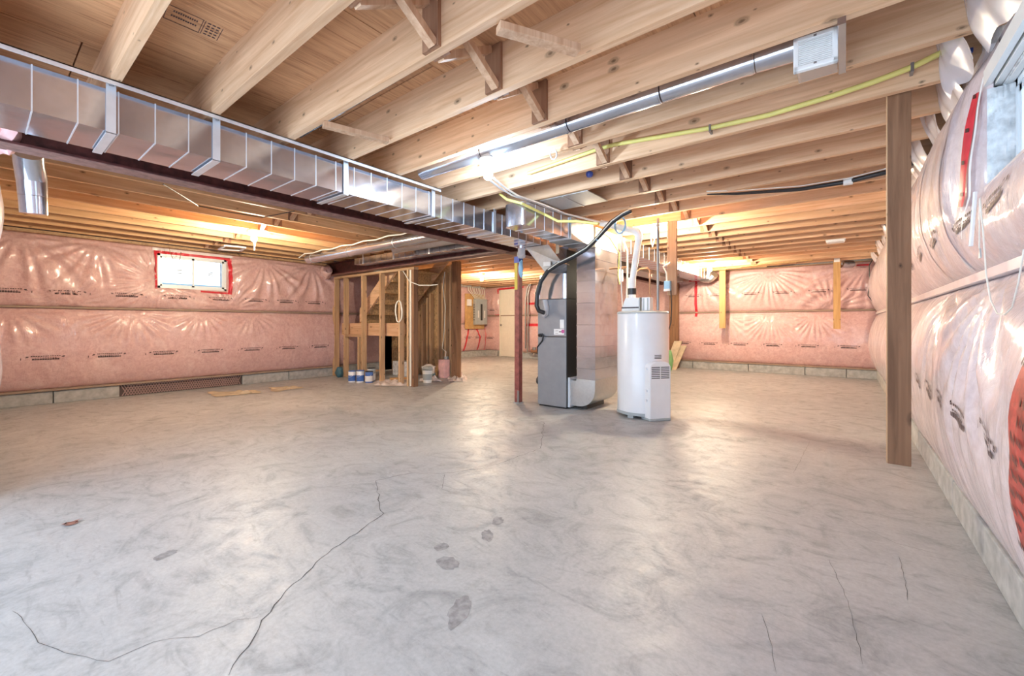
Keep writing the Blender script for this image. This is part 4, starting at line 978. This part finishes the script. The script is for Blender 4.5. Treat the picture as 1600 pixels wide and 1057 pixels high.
for y in (4.52, 5.44):
    x0, z0, x1, z1 = -7.22, 1.02, -5.80, 2.155
    obj('stringer', MB().prism([(x0, z0), (x1, z1), (x1 - 0.16, z1 + 0.0), (x1 - 0.34, z1), (x0, z0 + 0.27)], 'y', y, y + 0.04), M['joist_x'], sr)
for k in range(5):
    xa = -7.16 + 0.23 * k; za = 1.20 + 0.19 * k
    obj('tread', MB().box(xa - 0.02, xa + 0.24, 4.56, 5.44, za - 0.02, za), M['osb'], sr); obj('riser', MB().box(xa - 0.015, xa, 4.56, 5.44, za - 0.19, za - 0.02), M['osb'], sr)
obj('landing_rim', MB().box(-7.74, -5.83, 4.46, 4.50, 0.795, 1.02), M['joist_x'], sr); obj('landing_deck', MB().box(-7.74, -7.2, 4.50, 5.5, 1.0, 1.02), M['osb'], sr); obj('landing_rim', MB().box(-7.74, -7.1, 5.46, 5.5, 0.795, 1.0), M['joist_x'], sr)
# cables in the stud wall
q = lambda u, v, y=4.31: P(u, v, y=y)
cw = thing('coiled_cable', 'white cable coiled on the stair studs', 'cable', q(623, 490))
pts = [q(623 + 5 * math.cos(t_) + 0.7 * math.sin(2.3 * t_), 487 + 17 * math.sin(t_)) + Vector((0, 0.004 * math.sin(3 * t_) - 0.0, 0)) for t_ in [k * 0.35 for k in range(56)]]
obj('coil', MB().tube(pts, 0.006, 5), M['wire'], cw, True)
tag(obj('white_cable', MB().tube([P(u, v, y=5.47) for u, v in ((695, 425), (692, 450), (696, 480), (694, 520), (691, 545), (697, 550), (696, 558))], 0.007, 6), M['wire'], None, True), 'white cable dropping to the small grey box by the stair post', 'cable')
ob = thing('outlet_box', 'small grey outlet box fixed to a stair stud', 'electrical box', P(697, 562, y=5.45))
c = P(697, 562, y=5.49); obj('box', MB().box(c.x - 0.035, c.x + 0.035, c.y - 0.02, c.y + 0.03, c.z - 0.055, c.z + 0.055), M['grey'], ob, bevel=0.003)
tag(obj('white_cable', MB().tube([q(630, 424), q(640, 440), q(655, 446), q(672, 446), q(684, 445)], 0.008, 6), M['wire'], None, True), 'white cable looped across the top of the stair studs', 'cable')

# paint cans and rubbish at the foot of the studs
def can(name, x, y, r, h, label, group, lidm, bodym, labm):
    c = thing(name, label, 'paint can', (x, y, 0), group)
    obj('body', MB().lathe((x, y, 0), [(r * 0.97, 0.0), (r, 0.006), (r, h - 0.012), (r * 0.97, h - 0.006)], 20), M[bodym], c, True)
    obj('paper_label', MB().lathe((x, y, 0), [(r + 0.001, h * 0.12), (r + 0.001, h * 0.62)], 20, False), M[labm], c, True, fix=False)
    obj('lid', MB().lathe((x, y, 0), [(r * 0.95, h - 0.006), (r * 1.03, h - 0.004), (r * 1.03, h + 0.006), (r * 0.8, h + 0.006), (r * 0.78, h)], 20), M[lidm], c, True)
    obj('wire_handle', MB().tube([(x + (r + 0.004) * math.cos(a_), y + (r + 0.004) * math.sin(a_), h * 0.72 - 0.05 * math.sin((a_ + PI) / PI * PI)) for a_ in [-PI + PI * k / 8 for k in range(9)]], 0.002, 4), M['strap'], c, True)


g = 'paint cans by the stair studs'
can('paint_can', -6.70, 4.05, 0.062, 0.19, 'blue labelled paint can, leftmost of the front three by the studs', g, 'label_blue', 'white_metal', 'label_blue')
can('paint_can', -6.565, 4.125, 0.066, 0.20, 'blue labelled paint can, middle of the front three by the studs', g, 'label_blue', 'white_metal', 'label_blue')
can('paint_can', -6.42, 4.20, 0.066, 0.19, 'half white paint can, rightmost of the front three by the studs', g, 'black', 'label_blue', 'label_white')
can('paint_can', -6.52, 4.31, 0.07, 0.23, 'dark lidded paint can behind the front three cans', g, 'black', 'grey', 'label_white')
pk = thing('plastic_pail', 'white plastic pail with a grey tray on top by the stair corner', 'pail', (-5.47, 4.64, 0))
px_, py_ = P(661, 598, z=0).x + 0.06, P(661, 598, z=0).y + 0.05
obj('pail_body', MB().lathe((px_, py_, 0), [(0.072, 0), (0.085, 0.19), (0.092, 0.192), (0.092, 0.21)], 24), M['white_plastic'], pk, True)
obj('pail_label', MB().lathe((px_, py_, 0), [(0.0785, 0.05), (0.0845, 0.15)], 24, False), M['grey'], pk, True, fix=False)
obj('lid', MB().lathe((px_, py_, 0), [(0.094, 0.208), (0.094, 0.222), (0.02, 0.224)], 24), M['grey'], pk, True)
tag(obj('roller_tray', MB().prism([(-0.09, 0.226), (0.09, 0.226), (0.07, 0.27), (0.0, 0.285), (-0.07, 0.262)], 'y', -0.05, 0.05), M['grey'], None, loc=(px_, py_, 0), bevel=0.006), 'grey paint tray resting on the white pail', 'tray')
c = P(676, 592, z=0); can('paint_can', c.x, c.y, 0.05, 0.10, 'small dark paint tin right of the white pail', g, 'grey', 'teal', 'black')
c = P(683, 578, z=0); c2 = thing('plastic_pail', 'white pail standing inside the stair studs, below the grey outlet box', 'pail', (-5.9, 5.25, 0))
obj('pail_body', MB().lathe((-6.05, 5.20, 0), [(0.10, 0), (0.12, 0.20), (0.128, 0.205), (0.128, 0.22)], 20), M['white_plastic'], c2, True); obj('contents', MB().lathe((-6.05, 5.20, 0), [(0.11, 0.218), (0.05, 0.26)], 20), M['label_white'], c2, True)
tag(obj('concrete_block', MB().box(-7.0, -6.55, 5.1, 5.3, 0, 0.28), M['rough_concrete'], bevel=0.01), 'pale concrete block under the stair landing', 'block')
tag(obj('crate', MB().box(-5.98, -5.80, 5.38, 5.50, 0, 0.34), M['fluff'], bevel=0.006), 'pink cardboard box behind the stair studs', 'box')
tag(obj('teal_bag', blob((-7.48, 4.26, 0.09), (0.08, 0.06, 0.11), 2.2), M['teal'], None, True), 'dark teal plastic bag beside the left stud', 'bag')


def sheetpile(pts, h, seed, n=22, m=12):
    """crumpled sheet lying on the floor: a bumpy patch between four corners"""
    a, b, c, d = [Vector(p) for p in pts]; mb = MB()
    for j in range(m + 1):
        for i in range(n + 1):
            u, v = i / n, j / m; p = a.lerp(b, u).lerp(d.lerp(c, u), v); edge = min(u, 1 - u, v, 1 - v) * 4
            w = Vector((noise.noise(Vector((u * 4, v * 4, seed))), noise.noise(Vector((u * 4, v * 4, seed + 7))), 0)) * 0.05
            mb.v.append((p.x + w.x, p.y + w.y, 0.004 + h * min(1, edge + 0.1) * abs(noise.noise(Vector((u * 5, v * 4, seed + 3)))) * 1.6))
    for j in range(m):
        for i in range(n): mb.f.append((j * (n + 1) + i, j * (n + 1) + i + 1, (j + 1) * (n + 1) + i + 1, (j + 1) * (n + 1) + i))
    return mb


for u, v, lab, r_, hh in (((585, 642), (593, 604), 'crumpled plastic sheet spread at the stair corner stud', 0.3, 0.06), ((700, 730), (585, 597), 'crumpled plastic gathered round the foot of the stair post', 0.25, 0.09), ((655, 690), (592, 597), 'grey dust sheet along the stair side studs', 0.2, 0.06)):
    a, b = P(u[0], v[0], z=0), P(u[1], v[0] + 2, z=0); c_, d_ = P(u[1], v[1], z=0), P(u[0], v[1], z=0)
    tag(obj('plastic_sheet', sheetpile([d_, c_, b, a], hh, u[0] * 0.01), M['poly'] if hh > 0.05 else M['cardboard'], None, True, fix=False), lab, 'sheet')
tag(obj('wood_scrap', MB().bar((-6.3, 4.55, 0.04), (-5.9, 4.75, 0.06), 0.06, 0.03).bar((-6.25, 4.7, 0.09), (-5.95, 4.5, 0.10), 0.05, 0.03), M['tan_board']), 'crossed wood offcuts on the floor under the stair', 'offcuts')
tag(obj('wood_scrap', MB().bar((-7.5, 4.6, 0.05), (-6.9, 4.75, 0.13), 0.12, 0.03), M['plate']), 'board offcut lying behind the paint cans', 'offcut')
for u0, u1, v0, v1, lab in ((322, 405, 613, 621, 'torn tan paper lying by the drain membrane'), (418, 470, 606, 613, 'torn tan paper lying right of the drain membrane')):
    tag(obj('torn_paper', sheetpile([P(u0, v0, z=0), P(u1, v0 - 1, z=0), P(u1 + 4, v1 - 6, z=0), P(u0 + 12, v1, z=0)], 0.035, u0 * 0.02), M['cardboard'], None, True, fix=False), lab, 'paper')
c = P(112, 819, z=0); tag(obj('dry_leaf', sheetpile([(c.x - 0.02, c.y - 0.02, 0), (c.x + 0.025, c.y - 0.012, 0), (c.x + 0.02, c.y + 0.02, 0), (c.x - 0.022, c.y + 0.018, 0)], 0.008, 4, 6, 6), mat_plain('dry_leaf_brown', (0.34, 0.16, 0.12), 0.8), None, True, fix=False), 'small reddish scrap on the bare floor at left', 'scrap')

# ================================================================== ELECTRICAL PANEL
ep = thing('electrical_panel', 'grey breaker panel on a plywood board by the far door', 'breaker panel', (XP + 0.14, 9.6, 0.9))
X0 = XP + 0.115
obj('backer_board', MB().box(X0, X0 + 0.018, 9.06, 9.90, 0.86, 1.92), M['plyboard'], ep)
pb = obj('box', MB().box(X0 + 0.018, X0 + 0.12, 9.40, 9.93, 0.99, 1.77), M['grey'], ep, bevel=0.004)
obj('breaker_column', MB().box(X0 + 0.12, X0 + 0.128, 9.62, 9.70, 1.12, 1.62), M['black'], pb)
for yq in (9.50, 9.78): obj('directory_card', MB().box(X0 + 0.12, X0 + 0.123, yq, yq + 0.05, 1.2, 1.42), M['label_white'], pb)
for k in range(7): obj('connector', MB().box(X0 + 0.04, X0 + 0.09, 9.37, 9.40, 1.12 + 0.075 * k, 1.155 + 0.075 * k), M['steelpipe'], ep)
obj('meter_box', MB().box(X0 + 0.018, X0 + 0.09, 9.12, 9.26, 1.55, 1.75), M['white_metal'], ep, bevel=0.004)
for k in range(9):
    y0 = 9.15 + 0.085 * k; y1 = 9.44 + 0.055 * k
    obj('cable', MB().tube([(X0 + 0.05, y0, 2.13), (X0 + 0.06, y0 + 0.02 * (k % 3), 2.02), (X0 + 0.07, (y0 + y1) / 2, 1.9), (X0 + 0.07, y1, 1.77)], 0.010, 6), M['wire'], ep, True)
for k in range(2):
    tag(obj('water_pipe', MB().tube([P(u, v, y=9.95) for u, v in ([(838, 434), (829, 444), (825, 460), (825, 530), (824, 550), (832, 553)] if k == 0 else [(832, 436), (824, 450), (821, 470), (821, 545)])], 0.022, 8), M['steelpipe'], None, True), 'grey water pipe by the far door, ' + ('right' if k == 0 else 'left') + ' of the pair', 'pipe')
wm = thing('water_meter', 'bronze water meter near the floor behind the furnace', 'meter', P(834, 550, y=9.95)); c = P(835, 549, y=9.92)
obj('body', MB().tube([(c.x - 0.10, c.y, c.z), (c.x + 0.12, c.y, c.z)], 0.05, 12), M['copper'], wm, True); obj('dial', MB().lathe((c.x, c.y, 0), [(0.06, c.z + 0.03), (0.06, c.z + 0.11)], 14), M['steelpipe'], wm, True)

# ================================================================== LAMPS
BULB = {}
def lamp(x, y, zc, col, label, chain, k):
    L = thing('ceiling_bulb', label, 'light bulb', (x, y, zc), 'bare bulbs in porcelain holders')
    obj('holder', MB().lathe((x, y, 0), [(0.02, zc - 0.035), (0.026, zc - 0.03), (0.055, zc - 0.012), (0.062, zc), (0.062, zc + 0.008)], 24), M['porcelain'], L, True)
    t_ = (0.0, )
    key = tuple(col)
    if key not in BULB: BULB[key] = mat_emit('lit_bulb', col, BULB_POWER)
    prof = [(0.013, zc - 0.035), (0.016, zc - 0.05), (0.028, zc - 0.075), (0.033, zc - 0.098), (0.028, zc - 0.122), (0.014, zc - 0.134), (0.003, zc - 0.137)]
    m_ = mat_emit('lit_bulb', col, BULB_POWER * k)
    obj('bulb', MB().lathe((x, y, 0), prof, 12), m_, L, True)
    if chain: obj('pull_chain', MB().tube([(x - 0.05, y + 0.02, zc - 0.01), (x - 0.052, y + 0.02, zc - 0.16), (x - 0.035, y + 0.02, zc - 0.235), (x - 0.015, y + 0.02, zc - 0.16), (x - 0.01, y + 0.02, zc - 0.02)], 0.0045, 6), M['wire'], L, True)
    return L


lamp(-1.97, 2.235, 2.15, COOL, 'cool white bulb nearest the camera, under the exhaust pipe', False, 0.30)
lamp(-1.755, 4.95, 2.15, WARM, 'warm bulb above the water heater, by the hanging board', True, 0.9)
lamp(-5.70, 2.13, 2.15, WARM, 'warm bulb with pull chain left of the steel beam', True, 0.95)
lamp(-6.70, 7.38, 2.15, WARM, 'warm bulb near the electrical panel and door', False, 1.35)
lamp(-1.98, 8.51, 2.12, WARM, 'warm bulb farthest right, near the far wall', True, 1.0)

# ================================================================== SMALL SERVICES
yp = [P(u, v, y=2.79) for u, v in ((1498, 62), (1470, 83), (1425, 105), (1365, 128), (1300, 150), (1200, 180), (1110, 200), (1030, 214), (960, 226), (935, 233), (880, 252), (825, 271))]
gl = thing('gas_tubing', 'yellow gas tubing clipped along a near right joist', 'gas line', yp[0])
obj('tubing', MB().tube(yp, 0.014, 10), M['yellow'], gl, True)
for k in (2, 6): obj('clip', MB().box(yp[k].x - 0.006, yp[k].x + 0.006, 2.773, 2.825, yp[k].z - 0.028, yp[k].z + 0.016), M['steelpipe'], gl)
tag(obj('gas_tubing', MB().tube([P(u, v, y=2.95) for u, v in ((781, 303), (792, 312), (815, 318))] + [P(u, v, y=3.3) for u, v in ((850, 335), (872, 346), (900, 346), (935, 350))], 0.012, 8), M['yellow'], None, True), 'yellow gas tubing sagging over the return duct', 'gas line')
for k, off in enumerate((0.0, 0.05)):
    tag(obj('metal_conduit', MB().tube([P(u, v, z=2.13) + Vector((off * 0.6, off, 0)) for u, v in ((760, 277), (780, 293), (800, 305), (838, 318), (875, 333), (930, 346), (960, 352))], 0.009, 8), M['strap'], None, True), ('upper' if k else 'lower') + ' of two bright cables running over the return duct', 'cable')
tag(obj('blue_cable', MB().tube([(-2.70, 1.27, 2.19), (-2.2, 1.275, 2.20), (-1.62, 1.27, 2.20)], 0.016, 8), M['black'], None, True), 'dark hose along a joist in the bay over the duct', 'hose')
bh = thing('black_pipe', 'black plastic pipe strapped under the joists toward the right wall', 'pipe', (-0.3, 4.2, 2.14))
bp_ = [P(u, v, z=2.14) for u, v in ((1105, 304), (1150, 303), (1250, 296), (1325, 284), (1390, 268), (1440, 250))]
obj('pipe_body', MB().tube(bp_, [0.006, 0.012, 0.016, 0.018, 0.018, 0.018], 10), M['black'], bh, True)
obj('white_tie', MB().tube([bp_[3] + Vector((-0.03, 0, 0)), bp_[3] + Vector((0.03, 0, 0))], 0.028, 10), M['white_plastic'], bh, True)
obj('thin_wire', MB().tube([p + Vector((0, -0.02, 0.022)) for p in bp_], 0.005, 6), M['wire'], bh, True)
tag(obj('blue_stub', MB().tube([P(1499, 84, y=2.80), P(1520, 78, y=2.80)], 0.012, 10), M['blue'], None, True), 'short blue pipe stub poking from plastic at the right wall', 'pipe')
tag(obj('coiled_tie', MB().tube([P(865 + 5 * math.cos(a_), 241 + 8 * math.sin(a_), y=2.40) for a_ in [2 * PI * k / 14 for k in range(15)]], 0.005, 6), M['strap'], None, True), 'looped wire tie hanging below the near bridging', 'wire tie')
for k, (u, v, lab) in enumerate(((921, 272, 'small dark blue plug under the fourth joist bay right of the bulb'),)):
    tag(obj('plastic_plug', MB().lathe(tuple(P(u, v, y=3.2)), [(0.02, -0.025), (0.03, -0.01), (0.03, 0.01), (0.02, 0.02)], 10), M['blue'], None, True), lab, 'plug')
sm = thing('smoke_detector', 'white rectangular alarm under the far right joists', 'alarm', (-0.106, 7.48, 2.13)); obj('body', MB().box(-0.2, -0.0, 7.26, 7.42, 2.125, 2.160), M['white_plastic'], sm, bevel=0.01)
obj('rim', MB().box(-0.21, 0.01, 7.25, 7.43, 2.150, 2.160), M['porcelain'], sm)
dm = thing('vent_hood', 'grey domed vent hood at the top of the far wall', 'vent hood', (0.037, 9.9, 2.1)); obj('dome', MB().tube([(-0.06, 9.78, 2.10), (0.10, 9.95, 2.10)], 0.07, 16), M['galv'], dm, True); obj('label', MB().box(-0.05, 0.01, 9.755, 9.757, 2.08, 2.12), M['label_white'], dm)
tag(obj('thin_cable', MB().tube([P(u, v, y=9.82) for u, v in ((1367, 400), (1358, 415), (1359, 440), (1356, 462), (1366, 475))], 0.008, 6), M['black'], None, True), 'thin dark cable hanging at the far right corner', 'cable')
dg = thing('flexible_duct', 'crumpled foil flexible duct at the end of the far return duct', 'duct', (-2.1, 9.0, 2.05))
fp = [(-2.42, 9.64, 2.0), (-2.36, 9.66, 1.97), (-2.28, 9.67, 1.96), (-2.22, 9.66, 1.99), (-2.15, 9.6, 2.05)]
mb = MB(); pts = []; rr = []
for k in range(41):
    f = k / 40 * 4; i = min(3, int(f)); a, b = Vector(fp[i]), Vector(fp[i + 1]); pts.append(a.lerp(b, f - i)); rr.append(0.075 + 0.008 * (k % 2))
obj('foil_sleeve', MB().tube(pts, rr, 16), M['foil'], dg, True)
lp = thing('lumber_pile', 'loose boards stored on top of the far right sill', 'boards', (-1.6, 9.6, 2.12))
for k in range(4): obj('board', MB().bar((-2.2 + 0.3 * k, 9.55 - 0.12 * k, 2.128 + 0.001 * k), (-1.2 + 0.25 * k, 9.6 - 0.14 * k, 2.135), 0.09, 0.02), M['tan_board'], lp)
lp = thing('attic_frame', 'pale metal frame lying under the joists near the left window', 'frame', (-7.0, 2.5, 2.12))
a, b, c, d = [P(u, v, z=2.13) for u, v in ((342, 390), (376, 392), (383, 387), (352, 384))]
for k, (p, q_) in enumerate(((a, b), (b, c), (c, d), (d, a))): obj('bar', MB().bar(p, q_, 0.03, 0.02), M['white_metal'], lp)
tag(obj('hanging_wire', MB().tube([P(u, v, x=-7.72) for u, v in ((264, 386), (266, 395), (271, 407), (276, 411), (281, 405), (283, 394))], 0.004, 5), M['copper'], None, True), 'thin wire loop hanging over the left window', 'wire')
tag(obj('sagging_wire', MB().tube([P(u, v, z=2.14) for u, v in ((255, 288), (280, 303), (310, 322), (360, 332), (410, 340), (440, 334), (460, 330))], 0.005, 5), M['black'], None, True), 'thin dark wire sagging below the left joists', 'wire')
# white wires and a pointed tag hanging on the right wall
tag(obj('white_rod', MB().tube([P(1524, 300, x=0.345), P(1517, 385, x=0.335)], 0.006, 6), M['white_plastic'], None, True), 'thin white rod hanging below the right window tape', 'rod')
lw = [P(u, v, x=0.325) for u, v in ((1531, 310), (1536, 360), (1541, 430), (1548, 470), (1558, 490), (1570, 492), (1582, 480), (1592, 440), (1600, 390))]
tag(obj('looped_string', MB().tube(lw, 0.002, 6), M['wire'], None, True), 'thin white string looping down the right wall below the window', 'string')
tg = thing('hanging_tag', 'small pointed grey tag on a string below the right window', 'tag', P(1530, 400, x=0.345))
a = P(1530, 398, x=0.345); obj('tag', MB().add([(a.x, a.y - 0.012, a.z - 0.012), (a.x, a.y + 0.012, a.z - 0.012), (a.x, a.y, a.z + 0.02), (a.x + 0.004, a.y - 0.012, a.z - 0.012), (a.x + 0.004, a.y + 0.012, a.z - 0.012), (a.x + 0.004, a.y, a.z + 0.02)], [(0, 1, 2), (5, 4, 3), (0, 3, 4, 1), (1, 4, 5, 2), (2, 5, 3, 0)]), M['grey'], tg)
obj('string', MB().tube([a + Vector((0, 0, 0.02)), P(1531, 312, x=0.345)], 0.002, 5), M['wire'], tg)

# loose plastic hanging out of the joist bays along the right wall
for n, y in enumerate(JY):
    if n < 4 or n > 22: continue
    y0, y1 = y + 0.02, JY[min(n + 1, len(JY) - 1)] - 0.02 if n + 1 < len(JY) else y + 0.38
    mb = MB(); nu, nv = 16, 16; sd_ = n * 3.7
    for j in range(nv + 1):
        for i_ in range(nu + 1):
            u, v = i_ / nu, j / nv
            zz = 2.385 - 0.33 * v - 0.04 * noise.noise(Vector((u * 3, sd_, 1))) * v
            xx = 0.36 + 0.07 * v ** 2 + 0.035 * noise.noise(Vector((u * 2.0, v * 1.6, sd_))) + 0.007 * noise.noise(Vector((u * 7, v * 3, sd_ + 3))) + 0.03 * math.sin(n * 1.9)
            mb.v.append((xx, y0 + (y1 - y0) * u, zz))
    for j in range(nv):
        for i_ in range(nu): mb.f.append((j * (nu + 1) + i_, j * (nu + 1) + i_ + 1, (j + 1) * (nu + 1) + i_ + 1, (j + 1) * (nu + 1) + i_))
    obj('loose_plastic', mb, M['film'], wall_right, True, fix=False)
